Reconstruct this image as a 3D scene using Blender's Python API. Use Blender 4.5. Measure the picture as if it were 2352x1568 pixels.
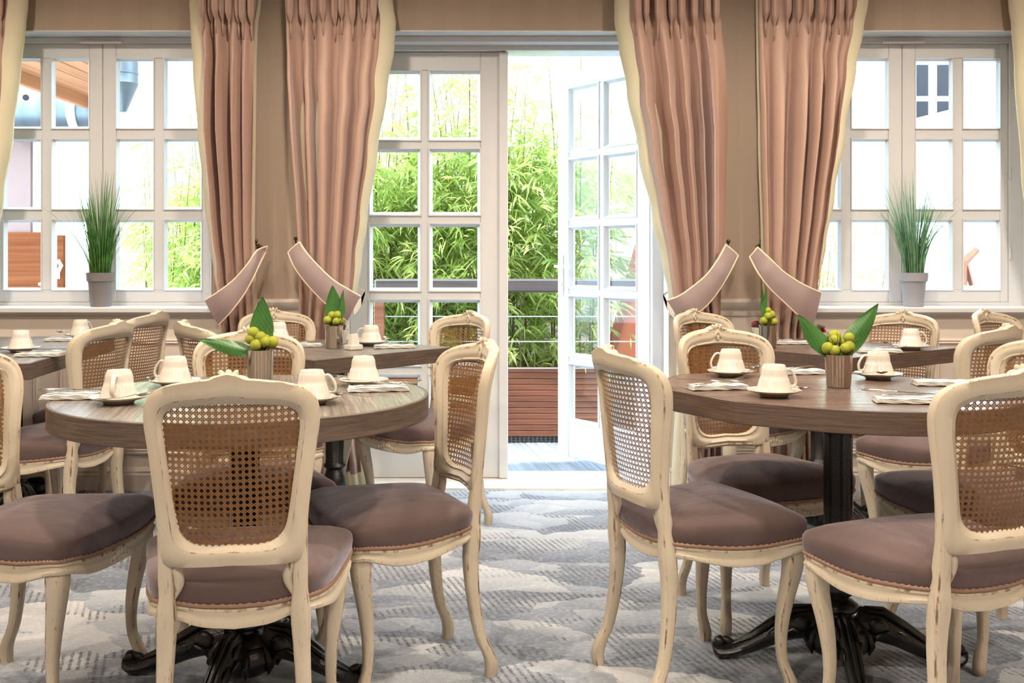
import bpy, math, random
from mathutils import Vector, Matrix
from math import sin, cos, pi, radians as R
random.seed(7)
SC = bpy.context.scene
for o in list(bpy.data.objects): bpy.data.objects.remove(o)
COL = SC.collection

# ------------------------------------------------------------------ camera, world, exposure
F, YH, H = 2400.0, 595.0, 1.12          # focal length (px of the 2352 wide frame), horizon row, eye height
cam = bpy.data.cameras.new('camera'); cam.sensor_width = 36; cam.lens = 36 * F / 2352
cam.shift_y = -(784 - YH) / 2352; cam.clip_start = .05; cam.clip_end = 200
CAM = bpy.data.objects.new('camera', cam); COL.objects.link(CAM)
CAM.location = (0, 0, H); CAM.rotation_euler = (pi / 2, 0, 0); SC.camera = CAM
SC.view_settings.view_transform = 'Standard'; SC.view_settings.look = 'None'
SC.view_settings.exposure = 0.38; SC.view_settings.gamma = 1.0; SC.view_settings.use_curve_mapping = False
SC.cycles.use_denoising = True
SC.cycles.max_bounces = 8; SC.cycles.diffuse_bounces = 4; SC.cycles.transparent_max_bounces = 16
SC.cycles.use_adaptive_sampling = True; SC.cycles.adaptive_threshold = .05
SC.cycles.sample_clamp_indirect = 6.0; SC.cycles.caustics_reflective = False; SC.cycles.caustics_refractive = False

SKY_STRENGTH = 13.0
W = bpy.data.worlds.new('world'); SC.world = W; W.use_nodes = True
wn = W.node_tree.nodes; wl = W.node_tree.links
bg = wn.get('Background'); bg.inputs[0].default_value = (.58, .79, 1.0, 1); bg.inputs[1].default_value = SKY_STRENGTH

sun = bpy.data.lights.new('sun', 'SUN'); sun.energy = 12; sun.angle = R(1.5); sun.color = (1, .93, .80)
SUN = bpy.data.objects.new('sun', sun); COL.objects.link(SUN)
SUN.rotation_euler = Vector((.84, .12, -.53)).to_track_quat('-Z', 'Y').to_euler()

LAMP_POWER = 92.0
LAMP_COLOR = (1.0, .86, .70)
LAMPS = [(-2.3, .1), (-.75, .1), (.75, .1), (2.3, .1), (-2.3, 2.1), (-.75, 2.1), (.8, 2.1), (2.3, 2.1), (-2.2, 3.75), (-.7, 3.75), (.95, 3.75), (2.25, 3.75)]
CEIL = 2.78

# ------------------------------------------------------------------ helpers
def PX(px, py, Y): return ((px - 1176) * Y / F, Y, H - (py - YH) * Y / F)
def ON(px, py, z):
    Y = F * (H - z) / (py - YH); return ((px - 1176) * Y / F, Y, z)

class MB:
    def __init__(s): s.v = []; s.f = []; s.m = []
    def add(s, v, f, mi=0):
        b = len(s.v); s.v += [tuple(p) for p in v]; s.f += [tuple(i + b for i in q) for q in f]; s.m += [mi] * len(f)
        return s
    def box(s, lo, hi, mi=0, rz=0, piv=None):
        (a, b, c), (d, e, g) = lo, hi
        v = [(a, b, c), (d, b, c), (d, e, c), (a, e, c), (a, b, g), (d, b, g), (d, e, g), (a, e, g)]
        if rz:
            px, py = piv or ((a + d) / 2, (b + e) / 2); C, S = cos(rz), sin(rz)
            v = [(px + (x - px) * C - (y - py) * S, py + (x - px) * S + (y - py) * C, z) for x, y, z in v]
        return s.add(v, [(0, 3, 2, 1), (4, 5, 6, 7), (0, 1, 5, 4), (1, 2, 6, 5), (2, 3, 7, 6), (3, 0, 4, 7)], mi)
    def bbox(s, lo, hi, b=.003, mi=0):
        # chamfered box
        (x0, y0, z0), (x1, y1, z1) = lo, hi
        vs = []
        for z in (z0, z1):
            for y in (y0, y1):
                for x in (x0, x1):
                    sx, sy, sz = (1 if x == x0 else -1), (1 if y == y0 else -1), (1 if z == z0 else -1)
                    vs += [(x, y + sy * b, z + sz * b), (x + sx * b, y, z + sz * b), (x + sx * b, y + sy * b, z)]
        def I(ix, iy, iz, a): return (iz * 4 + iy * 2 + ix) * 3 + a
        f = []
        for k in (0, 1):
            q = [I(k, 0, 0, 0), I(k, 1, 0, 0), I(k, 1, 1, 0), I(k, 0, 1, 0)]; f.append(q if k else q[::-1])
            q = [I(0, k, 0, 1), I(1, k, 0, 1), I(1, k, 1, 1), I(0, k, 1, 1)]; f.append(q[::-1] if k else q)
            q = [I(0, 0, k, 2), I(1, 0, k, 2), I(1, 1, k, 2), I(0, 1, k, 2)]; f.append(q if k else q[::-1])
        for i in (0, 1):
            for j in (0, 1):
                f.append([I(i, j, 0, 0), I(i, j, 1, 0), I(i, j, 1, 1), I(i, j, 0, 1)])
                f.append([I(i, 0, j, 0), I(i, 1, j, 0), I(i, 1, j, 2), I(i, 0, j, 2)])
                f.append([I(0, i, j, 1), I(1, i, j, 1), I(1, i, j, 2), I(0, i, j, 2)])
        for i in (0, 1):
            for j in (0, 1):
                for k in (0, 1): f.append([I(i, j, k, 0), I(i, j, k, 1), I(i, j, k, 2)])
        return s.add(vs, f, mi)
    def grid(s, fn, nu, nv, cu=False, cv=False, mi=0):
        v = [fn(i / (nu if cu else nu - 1), j / (nv if cv else nv - 1)) for j in range(nv) for i in range(nu)]
        f = []
        for j in range(nv if cv else nv - 1):
            for i in range(nu if cu else nu - 1):
                a, b = j * nu + i, j * nu + (i + 1) % nu; J = (j + 1) % nv
                f.append((a, b, J * nu + (i + 1) % nu, J * nu + i))
        return s.add(v, f, mi)
    def rings(s, rs, cap0=True, cap1=True, closed=False, mi=0):
        n = len(rs[0]); v = [p for r in rs for p in r]; f = []
        m = len(rs)
        for j in range(m if closed else m - 1):
            for i in range(n):
                J = (j + 1) % m
                f.append((j * n + i, j * n + (i + 1) % n, J * n + (i + 1) % n, J * n + i))
        if not closed:
            if cap0: f.append(tuple(range(n))[::-1])
            if cap1: f.append(tuple((m - 1) * n + i for i in range(n)))
        return s.add(v, f, mi)
    def tube(s, pts, rad, n=8, mi=0, cap=True):
        P = [Vector(p) for p in pts]; rs = []
        if not hasattr(rad, '__len__'): rad = [rad] * len(P)
        t = (P[1] - P[0]).normalized(); up = Vector((0, 0, 1)) if abs(t.z) < .9 else Vector((1, 0, 0))
        u = t.cross(up).normalized()
        for k, p in enumerate(P):
            a = P[max(k - 1, 0)]; b = P[min(k + 1, len(P) - 1)]; t = (b - a).normalized()
            u = (u - t * u.dot(t)).normalized(); w = t.cross(u); r = rad[k]
            rs.append([tuple(p + u * (cos(2 * pi * i / n) * r) + w * (sin(2 * pi * i / n) * r)) for i in range(n)])
        return s.rings(rs, cap, cap, mi=mi)
    def lathe(s, prof, n=24, c=(0, 0, 0), cap=True, mi=0):
        rs = [[(c[0] + r * cos(2 * pi * i / n), c[1] + r * sin(2 * pi * i / n), c[2] + z) for i in range(n)] for r, z in prof]
        return s.rings(rs, cap, cap, mi=mi)
    def ell(s, c, r, n=10, m=6, rot=None, mi=0):
        rs = []
        for j in range(m + 1):
            th = pi * (j + .02) / (m + .04); ring = []
            for i in range(n):
                ph = 2 * pi * i / n
                p = Vector((r[0] * sin(th) * cos(ph), r[1] * sin(th) * sin(ph), r[2] * cos(th)))
                if rot: p = rot @ p
                ring.append((c[0] + p.x, c[1] + p.y, c[2] + p.z))
            rs.append(ring[::-1])
        return s.rings(rs, True, True, mi=mi)
    def prism(s, poly, z0, z1, mi=0):
        n = len(poly); v = [(x, y, z0) for x, y in poly] + [(x, y, z1) for x, y in poly]
        f = [tuple(range(n))[::-1], tuple(range(n, 2 * n))] + [(i, (i + 1) % n, n + (i + 1) % n, n + i) for i in range(n)]
        return s.add(v, f, mi)
    def xf(s, M):
        s.v = [tuple(M @ Vector(p)) for p in s.v]; return s
    def mesh(s, name, mats, ang=35):
        me = bpy.data.meshes.new(name); me.from_pydata(s.v, [], s.f)
        for m in (mats if isinstance(mats, (list, tuple)) else [mats]): me.materials.append(m)
        me.polygons.foreach_set('material_index', s.m)
        if ang:
            me.polygons.foreach_set('use_smooth', [True] * len(s.f))
            if ang < 179: me.set_sharp_from_angle(angle=R(ang))
        me.update(); return me
    def build(s, name, mats, parent=None, ang=35, **k):
        return obj(name, s.mesh(name, mats, ang), parent, **k)

def obj(name, data, parent=None, loc=None, rz=0, label=None, cat=None, group=None, kind=None):
    o = bpy.data.objects.new(name, data); COL.objects.link(o)
    if parent is not None: o.parent = parent
    if loc is not None: o.location = loc
    if rz: o.rotation_euler = (0, 0, rz)
    return tag(o, label, cat, group, kind)
def tag(o, label=None, cat=None, group=None, kind=None):
    for k, v in (('label', label), ('category', cat), ('group', group), ('kind', kind)):
        if v: o[k] = v
    return o
def copy_tree(o, parent=None):
    c = o.copy(); COL.objects.link(c); c.parent = parent
    for ch in o.children: copy_tree(ch, c)
    return c

def crom(P, n):
    """Catmull-Rom through P, n samples."""
    P = [tuple(p) for p in P]; m = len(P) - 1; out = []
    for k in range(n):
        t = k / (n - 1) * m; i = min(int(t), m - 1); u = t - i
        a, b, c, d = P[max(i - 1, 0)], P[i], P[i + 1], P[min(i + 2, m)]
        out.append(tuple(.5 * (2 * q + (r - p) * u + (2 * p - 5 * q + 4 * r - s_) * u * u + (3 * q - p - 3 * r + s_) * u ** 3)
                         for p, q, r, s_ in zip(a, b, c, d)))
    return out
def lerp(P, x):
    """piecewise linear table P = [(x, y)...]"""
    if x <= P[0][0]: return P[0][1]
    for (a, b), (c, d) in zip(P, P[1:]):
        if x <= c: return b + (d - b) * (x - a) / (c - a)
    return P[-1][1]
def smooth(P, x):
    if x <= P[0][0]: return P[0][1]
    for (a, b), (c, d) in zip(P, P[1:]):
        if x <= c:
            t = (x - a) / (c - a); return b + (d - b) * t * t * (3 - 2 * t)
    return P[-1][1]

# ------------------------------------------------------------------ materials
class NT:
    def __init__(s, name):
        s.mat = bpy.data.materials.new(name); s.mat.use_nodes = True; s.t = s.mat.node_tree
        s.t.nodes.clear(); s.out = s.n('ShaderNodeOutputMaterial')
    def n(s, typ, ins=None, **kw):
        x = s.t.nodes.new(typ)
        for k, v in kw.items(): setattr(x, k, v)
        for k, v in (ins or {}).items():
            if hasattr(v, 'is_linked') or hasattr(v, 'node'): s.t.links.new(v, x.inputs[k])
            else: x.inputs[k].default_value = v
        return x
    def coord(s, kind='Object', scale=(1, 1, 1), rot=(0, 0, 0)):
        c = s.n('ShaderNodeTexCoord'); m = s.n('ShaderNodeMapping', {'Vector': c.outputs[kind], 'Scale': scale, 'Rotation': rot})
        return m.outputs[0]
    def noise(s, vec, scale, detail=3, rough=.55, dist=0):
        return s.n('ShaderNodeTexNoise', {'Vector': vec, 'Scale': scale, 'Detail': detail, 'Roughness': rough, 'Distortion': dist}).outputs['Fac']
    def ramp(s, fac, stops, interp='LINEAR'):
        r = s.n('ShaderNodeValToRGB', {'Fac': fac}); e = r.color_ramp; e.interpolation = interp
        while len(e.elements) < len(stops): e.elements.new(.5)
        for el, (p, c) in zip(e.elements, stops):
            el.position = p; el.color = (c, c, c, 1) if not hasattr(c, '__len__') else (*c[:3], 1)
        return r.outputs[0]
    def mix(s, fac, a, b, typ='MIX'):
        m = s.n('ShaderNodeMix', data_type='RGBA', blend_type=typ)
        for k, v in ((0, fac), (6, a), (7, b)):
            if hasattr(v, 'node'): s.t.links.new(v, m.inputs[k])
            elif k == 0: m.inputs[k].default_value = v
            else: m.inputs[k].default_value = (*v[:3], 1)
        return m.outputs[2]
    def math(s, op, a, b=0, c=0):
        m = s.n('ShaderNodeMath', operation=op)
        for k, v in enumerate((a, b, c)):
            if hasattr(v, 'node'): s.t.links.new(v, m.inputs[k])
            else: m.inputs[k].default_value = v
        return m.outputs[0]
    def bump(s, h, strength=.2, dist=.01):
        return s.n('ShaderNodeBump', {'Height': h, 'Strength': strength, 'Distance': dist}).outputs[0]
    def princ(s, color, rough=.5, normal=None, **kw):
        p = s.n('ShaderNodeBsdfPrincipled')
        d = {'Base Color': color, 'Roughness': rough}; d.update(kw)
        if normal is not None: d['Normal'] = normal
        for k, v in d.items():
            if hasattr(v, 'node'): s.t.links.new(v, p.inputs[k])
            elif hasattr(v, '__len__') and len(v) == 3: p.inputs[k].default_value = (*v, 1)
            else: p.inputs[k].default_value = v
        return p.outputs[0]
    def done(s, sh):
        s.t.links.new(sh, s.out.inputs[0]); return s.mat

def plain(name, col, rough=.5, var=.08, scale=8, bump=0, **kw):
    t = NT(name); v = t.coord(); nz = t.noise(v, scale)
    c = t.mix(nz, [x * (1 - var) for x in col], [min(1, x * (1 + var)) for x in col])
    nm = t.bump(t.noise(v, scale * 12), bump) if bump else None
    return t.done(t.princ(c, rough, nm, **kw))

def m_distressed():
    t = NT('distressed_cream_paint'); v = t.coord(); vs = t.coord(scale=(3, 3, .8))
    base = t.mix(t.noise(v, 9), (.48, .415, .32), (.59, .53, .425))
    fine = t.noise(t.coord(scale=(1, 1, .12)), 160, 2)
    base = t.mix(t.math('MULTIPLY', fine, .35), base, (.42, .33, .22))
    pt = t.n('ShaderNodeNewGeometry').outputs['Pointiness']
    edge = t.ramp(pt, [(.50, 0), (.58, 1)])
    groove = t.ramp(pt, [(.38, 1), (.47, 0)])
    wear = t.ramp(t.noise(t.coord(scale=(3, 3, .5)), 40, 5, .6), [(.60, 0), (.66, 1)])
    chip = t.ramp(t.noise(vs, 55, 4, .6), [(.72, 0), (.76, 1)])
    f = t.math('MAXIMUM', t.math('MULTIPLY', edge, wear), t.math('MULTIPLY', chip, .4))
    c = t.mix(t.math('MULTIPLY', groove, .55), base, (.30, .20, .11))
    c = t.mix(f, c, (.17, .085, .035))
    return t.done(t.princ(c, .42, t.bump(fine, .12, .002), **{'Specular IOR Level': .35}))
def m_worn():
    t = NT('worn_paint_edge'); n1 = t.noise(t.coord(scale=(1, 1, .4)), 45, 4, .65)
    c = t.mix(t.ramp(n1, [(.52, 0), (.62, .9)]), (.49, .405, .30), (.16, .085, .04))
    return t.done(t.princ(c, .5, **{'Specular IOR Level': .3}))
def m_cane():
    t = NT('woven_cane'); v = t.coord()
    c = t.mix(t.noise(v, 90, 2), (.12, .055, .015), (.28, .128, .035))
    return t.done(t.princ(c, .38))
def m_velvet():
    t = NT('mauve_velvet'); v = t.coord()
    c = t.mix(t.noise(v, 7, 4, .6), (.080, .052, .047), (.130, .089, .082))
    nap = t.noise(t.coord(scale=(1, .2, 1)), 45, 4, .6)
    nm = t.bump(t.noise(v, 300, 2), .25, .002)
    p = t.princ(c, .8, nm, **{'Specular IOR Level': .1})
    sc_ = t.mix(nap, (.14, .14, .19), (.60, .60, .70))
    sh = t.n('ShaderNodeBsdfSheen', {'Color': sc_, 'Roughness': .45, 'Normal': nm})
    return t.done(t.n('ShaderNodeAddShader', {0: p, 1: sh.outputs[0]}).outputs[0])
def m_carpet():
    t = NT('cloud_pattern_carpet'); v = t.coord(scale=(1, 1.5, 1))
    wn_ = t.n('ShaderNodeTexNoise', {'Vector': v, 'Scale': 5.0, 'Detail': 3.0}).outputs['Color']
    w = t.n('ShaderNodeVectorMath', {0: wn_, 1: (.22, .22, 0)}, operation='MULTIPLY').outputs[0]
    vv = t.n('ShaderNodeVectorMath', {0: v, 1: w}, operation='ADD').outputs[0]
    v1 = t.n('ShaderNodeTexVoronoi', {'Vector': vv, 'Scale': 2.7}); v2 = t.n('ShaderNodeTexVoronoi', {'Vector': vv, 'Scale': 5.2})
    sep = t.n('ShaderNodeSeparateColor', {'Color': v1.outputs['Color']}); r1, rb = sep.outputs[0], sep.outputs[2]
    r2 = t.n('ShaderNodeSeparateColor', {'Color': v2.outputs['Color']}).outputs[0]
    sepv = t.n('ShaderNodeVectorMath', {0: vv, 1: v1.outputs['Position']}, operation='SUBTRACT').outputs[0]
    gy = t.n('ShaderNodeSeparateXYZ', {'Vector': sepv}).outputs[1]
    val = t.math('ADD', t.math('ADD', t.math('MULTIPLY', r1, .50), t.math('MULTIPLY', r2, .28)), t.math('ADD', t.math('MULTIPLY', gy, -.9), .12))
    col = t.ramp(val, [(.08, (.60, .60, .605)), (.34, (.44, .465, .505)), (.58, (.265, .30, .36)), (.90, (.13, .16, .21))])
    # woven dashes in some of the clouds
    mask = t.ramp(t.math('FRACT', t.math('ADD', t.math('MULTIPLY', r2, 3.0), rb)), [(.50, 0), (.54, 1)])
    mk2 = t.ramp(t.noise(v, 3.0), [(.36, 0), (.52, 1)])
    st = t.n('ShaderNodeTexWave', {'Vector': t.coord(rot=(0, 0, R(-18))), 'Scale': 14.0, 'Distortion': 1.2, 'Detail': 2.0, 'Detail Scale': 14.0}, wave_type='BANDS', bands_direction='X').outputs['Fac']
    brk = t.ramp(t.noise(t.coord(), 95, 2), [(.40, .25), (.50, 1)])
    m = t.math('MULTIPLY', t.math('MULTIPLY', t.ramp(st, [(.22, 1), (.48, 0)]), t.math('MULTIPLY', mask, mk2)), t.math('MULTIPLY', brk, .85))
    col = t.mix(m, col, (.085, .085, .10))
    sp = t.noise(t.coord(), 210, 3, .75); sp2 = t.noise(t.coord(), 60, 2, .6)
    col = t.mix(t.math('MULTIPLY', t.ramp(sp, [(.42, 0), (.66, 1)]), .42), col, (.10, .11, .14))
    col = t.mix(t.math('MULTIPLY', t.ramp(sp2, [(.45, 0), (.7, 1)]), .18), col, (.80, .78, .76))
    return t.done(t.princ(col, .95, t.bump(sp, .5, .004), **{'Specular IOR Level': .1, 'Sheen Weight': .15}))
def m_wood(name, a, b, direction='Y', scale=30, rough=.3, dist=2.0, bump=.15, spec=.5, coord='Object'):
    t = NT(name); sc = {'X': (.025, 1, 1), 'Y': (1, .025, 1), 'Z': (.03, .03, 1)}[direction]
    v = t.coord(coord, scale=sc)
    n = t.noise(v, scale, 4, .6, .3); n2 = t.noise(v, scale * 3.1, 3, .6)
    g = t.math('ADD', t.math('MULTIPLY', n, .6), t.math('MULTIPLY', n2, .4))
    c = t.ramp(g, [(.38, a), (.62, b)])
    r = t.ramp(g, [(.35, min(1, rough + .12)), (.65, rough)])
    return t.done(t.princ(c, r, t.bump(g, bump, .003), **{'Specular IOR Level': spec}))
def m_wall():
    t = NT('taupe_wallpaper'); v = t.coord()
    c = t.mix(t.noise(v, 2), (.345, .262, .198), (.375, .287, .22))
    s_ = t.n('ShaderNodeTexWave', {'Vector': v, 'Scale': 2.2}, wave_type='BANDS', bands_direction='X').outputs['Fac']
    c = t.mix(t.math('MULTIPLY', t.ramp(s_, [(.45, 0), (.55, 1)]), .16), c, (.29, .222, .17))
    return t.done(t.princ(c, .7, t.bump(t.noise(v, 400), .08, .001)))
def m_fabric(name, a, b, sheen=.4, rough=.6):
    t = NT(name); v = t.coord()
    c = t.mix(t.noise(v, 3, 4), a, b)
    wv = t.n('ShaderNodeTexWave', {'Vector': v, 'Scale': 240.0}, wave_type='BANDS', bands_direction='Z').outputs['Fac']
    c = t.mix(t.math('MULTIPLY', wv, .10), c, [x * .7 for x in a])
    return t.done(t.princ(c, rough, t.bump(t.noise(v, 25, 3), .08, .01), **{'Sheen Weight': sheen, 'Sheen Roughness': .4, 'Sheen Tint': (.95, .88, .95, 1)}))
def m_lining():
    t = NT('cream_lining'); c = (.80, .72, .55)
    d = t.n('ShaderNodeBsdfDiffuse', {'Color': (*c, 1)}); tr = t.n('ShaderNodeBsdfTranslucent', {'Color': (.9, .82, .6, 1)})
    return t.done(t.n('ShaderNodeMixShader', {0: .45, 1: d.outputs[0], 2: tr.outputs[0]}).outputs[0])
def m_glass():
    t = NT('window_glass')
    tr = t.n('ShaderNodeBsdfTransparent', {'Color': (.97, .99, .98, 1)}); gl = t.n('ShaderNodeBsdfGlossy', {'Color': (1, 1, 1, 1), 'Roughness': .02})
    lw = t.n('ShaderNodeLayerWeight', {'Blend': .5}).outputs['Facing']
    fac = t.math('ADD', t.math('MULTIPLY', t.math('POWER', lw, 4.0), .30), .007)
    return t.done(t.n('ShaderNodeMixShader', {0: fac, 1: tr.outputs[0], 2: gl.outputs[0]}).outputs[0])
def m_leaf(name, a, b, trans=.4, scale=6, rough=.5, coord='Object'):
    t = NT(name); c = t.mix(t.ramp(t.noise(t.coord(coord), scale, 3), [(.35, 0), (.65, 1)]), a, b)
    p = t.princ(c, rough); tr = t.n('ShaderNodeBsdfTranslucent', {'Color': c})
    return t.done(t.n('ShaderNodeMixShader', {0: trans, 1: p, 2: tr.outputs[0]}).outputs[0])
def m_brushed():
    t = NT('brushed_steel_cup'); v = t.coord(scale=(1, 1, .12)); n = t.noise(v, 900, 2)
    c = t.mix(n, (.40, .345, .285), (.56, .50, .43))
    return t.done(t.princ(c, .17, t.bump(n, .03, .0005), Metallic=1.0))
def m_bigleaf():
    t = NT('broad_leaf'); v = t.coord('UV')
    n = t.noise(t.coord(), 30, 4)
    c = t.mix(n, (.018, .075, .018), (.05, .17, .03))
    vein = t.n('ShaderNodeTexWave', {'Vector': t.coord(rot=(0, .5, 0)), 'Scale': 35.0, 'Distortion': 2.0}).outputs['Fac']
    c = t.mix(t.math('MULTIPLY', vein, .25), c, (.10, .26, .06))
    return t.done(t.princ(c, .35))
def m_emit(name, col, s):
    t = NT(name); return t.done(t.n('ShaderNodeEmission', {'Color': (*col, 1), 'Strength': s}).outputs[0])

CREAM = m_distressed(); WORN = m_worn(); CANE = m_cane(); VELVET = m_velvet(); CARPET = m_carpet(); WALL = m_wall(); GLASS = m_glass()
BRAID = plain('gimp_braid', (.25, .15, .105), .7)
PAINT = plain('white_joinery_paint', (.605, .61, .62), .35, .03)
WAINSCOT = plain('cream_wainscot_paint', (.63, .55, .485), .45, .03)
CEILM = plain('ceiling_paint', (.80, .76, .70), .8, .02)
CURTAIN = m_fabric('dusty_rose_satin', (.375, .24, .185), (.44, .288, .228)); TIE = m_fabric('mauve_satin', (.235, .172, .168), (.285, .21, .20), .4)
LINING = m_lining(); PIPING = plain('cream_piping', (.72, .56, .40), .6)
IRON = plain('black_cast_iron', (.012, .012, .012), .22, .3, 20, .15)
TOPW = m_wood('grey_oak_laminate', (.075, .06, .05), (.24, .205, .18), 'Y', 120, .24, bump=.10)
EDGEW = m_wood('grey_oak_edge', (.050, .033, .024), (.125, .086, .063), 'Z', 230, .4)
TOPD = m_wood('dark_oak_laminate', (.085, .054, .042), (.165, .113, .09), 'X', 70, .2)
EDGED = m_wood('dark_oak_edge', (.055, .034, .024), (.12, .078, .057), 'Z', 230, .35)
CHINA = plain('white_porcelain', (.60, .56, .495), .12, .02, **{'Coat Weight': .5})
STEEL = plain('cutlery_steel', (.62, .60, .57), .16, .05, Metallic=1.0)
LINEN = plain('white_linen', (.62, .585, .535), .8, .04, 40, .2)
CUPM = m_brushed(); BIGLEAF = m_bigleaf()
BALL = plain('yellow_green_flower', (.46, .50, .045), .7, .35, 220, .6)
BLADE = m_leaf('ochre_grass', (.30, .24, .03), (.16, .22, .04), .2)
BRASS = plain('dark_brass', (.10, .07, .045), .35, .2, Metallic=.8)
POTG = plain('grey_plastic_pot', (.20, .185, .185), .4, .04); POTL = plain('pale_grey_plastic_pot', (.33, .335, .375), .45, .03)
REED = m_leaf('dark_green_grass', (.03, .10, .018), (.10, .26, .045), .3, 25); REED_GLARE = m_leaf('glare_pale_grass', (.09, .22, .10), (.22, .42, .24), .3, 25)  # the paler grass has window glare painted into its green
BAMBOO = m_leaf('bamboo_leaf', (.33, .45, .11), (.62, .70, .25), .6, 3, .45)
CULM = plain('bamboo_culm', (.17, .15, .05), .5, .3, 12)
DECK = m_wood('weathered_deck', (.14, .15, .17), (.24, .255, .285), 'Y', 20, .55)
HARD = m_wood('red_hardwood', (.17, .062, .036), (.33, .135, .08), 'X', 14, .6, spec=.2)
HANDR = m_wood('weathered_handrail', (.055, .04, .038), (.13, .105, .105), 'X', 14, .5)
SOFFIT = m_wood('orange_soffit', (.26, .10, .045), (.40, .17, .08), 'Y', 9, .7, spec=.1)
DOORW = m_wood('orange_door_wood', (.075, .020, .007), (.14, .045, .017), 'X', 9, .8, spec=.05)
RENDER_ = plain('pale_render', (.62, .58, .50), .9, .05, 2); RENDW = plain('white_render', (.66, .64, .60), .9, .05, 2); RENDG = plain('grey_render', (.17, .165, .155), .9, .06, 2)
ZINC = plain('galvanised_metal', (.075, .083, .092), .42, .2, 6, Metallic=.6)
ORANGE = m_leaf('orange_canvas', (.75, .21, .07), (.80, .26, .10), .4, 3, .8)
REDP = plain('red_paint', (.15, .02, .015), .5); DARKG = plain('dark_window_glass', (.030, .028, .030), .6, **{'Specular IOR Level': .05})
WIRE = plain('steel_wire', (.5, .5, .5), .3, Metallic=.7)
PLASTIC = plain('white_plastic', (.74, .72, .68), .35, .02)
SACHET = plain('dark_sachet', (.05, .02, .015), .4, .3); SACHR = plain('red_sachet', (.25, .02, .02), .4, .2)
GRILLE = plain('grey_mesh', (.12, .115, .11), .6, .1, Metallic=.3)

# ------------------------------------------------------------------ room shell
YW, YD, YO = 5.08, 5.29, 5.44       # inner wall plane, door plane, outer wall plane
XL, XR, YB = -3.3, 3.3, -2.6
ZH = 2.231                           # head of the openings
OPEN = [(-2.63, -1.46, .885), (-.90, .765, 0.0), (1.40, 2.55, .885)]
MB().box((XL - .1, YB - .1, -.1), (XR + .1, YW, 0)).build('floor', CARPET, ang=0, kind='structure')
MB().box((XL - .1, YB - .1, CEIL), (XR + .1, YO, CEIL + .1)).build('ceiling', CEILM, ang=0, kind='structure')
MB().box((XL - .1, YB - .1, 0), (XL, YO, CEIL)).build('wall_left', WALL, ang=0, kind='structure')
MB().box((XR, YB - .1, 0), (XR + .1, YO, CEIL)).build('wall_right', WALL, ang=0, kind='structure')
MB().box((XL, YB - .1, 0), (XR, YB, CEIL)).build('wall_rear', WALL, ang=0, kind='structure')
ZR = .90
mb = MB(); mw = MB(); xs = [XL] + [x for o in OPEN for x in o[:2]] + [XR]
for k in range(0, len(xs), 2):
    mb.box((xs[k], YW, ZR), (xs[k + 1], YO, CEIL)); mw.box((xs[k], YW, 0), (xs[k + 1], YO, ZR))
for a, b, z in OPEN:
    mb.box((a, YW, ZH), (b, YO, CEIL))
    if z > .1: mw.box((a, YW, 0), (b, YO, z))
mb.box((XL - .1, YW + .1, CEIL + .1), (XR + .1, YO, 4.4))  # unseen upper facade, added to keep sky light off the open door leaf
WB = mb.build('wall_back', WALL, ang=0, kind='structure')
mw.build('wainscot', WAINSCOT, WB, ang=0)
# white reveals of the openings
for i, (a, b, z) in enumerate(OPEN):
    m = MB(); e = .004
    m.box((a, YW - .002, ZH - e), (b, YO, ZH)); m.box((a, YW - .002, z), (a + e, YO, ZH)); m.box((b - e, YW - .002, z), (b, YO, ZH))
    m.build('trim_%d' % (i + 1), PAINT, ang=0, kind='structure')
def profile_run(name, x0, x1, prof, mat, parent=None, kind=None):
    """moulding along x: prof = [(y offset toward room, z)]"""
    m = MB(); rs = []
    for x in (x0, x1): rs.append([(x, YW - d, z) for d, z in prof])
    m.rings(rs); return m.build(name, mat, parent, 25, kind=kind)
RAIL = [(0, .84), (.008, .845), (.012, .862), (.012, .872), (.020, .878), (.032, .900), (.036, .912), (.034, .925), (0, .928)]
n = 4
for a, b in ((-1.46, -.90), (.765, 1.40), (XL, -2.63), (2.55, XR)):
    profile_run('trim_%d' % n, a, b, RAIL, WAINSCOT, kind='structure'); n += 1
BASE = [(0, 0), (.020, 0), (.020, .075), (.014, .082), (.016, .092), (.010, .100), (.006, .108), (0, .110)]
for k in range(0, len(xs), 2): pass
for nm, (a, b) in (('baseboard_left', (XL, -.90)), ('baseboard_right', (.765, XR))): profile_run(nm, a, b, BASE, WAINSCOT, kind='structure')
# window boards
for a, b, z in (OPEN[0], OPEN[2]):
    m = MB(); zt = .889
    prof = [(-.19, zt - .02), (-.19, zt), (.050, zt), (.058, zt - .006), (.058, zt - .024), (.048, zt - .030), (.02, zt - .036), (0, zt - .05)]
    rs = [[(x, YW - d, q) for d, q in prof] for x in (a - .03, b + .03)]
    m.rings(rs); m.build('trim_%d' % n, PAINT, ang=25, kind='structure'); n += 1
# framed panels on the wainscot
def panel(x0, x1, z0, z1, parent):
    m = MB(); w = .028
    loop = [(x0, z0), (x1, z0), (x1, z1), (x0, z1)]; rs = []
    for (x, z), (sx, sz) in zip(loop, ((1, 1), (-1, 1), (-1, -1), (1, -1))):
        rs.append([(x + sx * t * w, YW - d, z + sz * t * w) for t, d in ((0, -.001), (.1, .010), (.35, .013), (.55, .008), (.8, .011), (1, .003), (1, -.001))])
    m.rings(rs, closed=True); m.build('panel_moulding', WAINSCOT, parent, 25)
for x0, x1, z1 in ((-3.2, -2.30, .735), (-2.20, -1.10, .735), (1.05, 1.95, .735), (2.05, 3.2, .735)): panel(x0, x1, .17, z1, WB)

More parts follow.
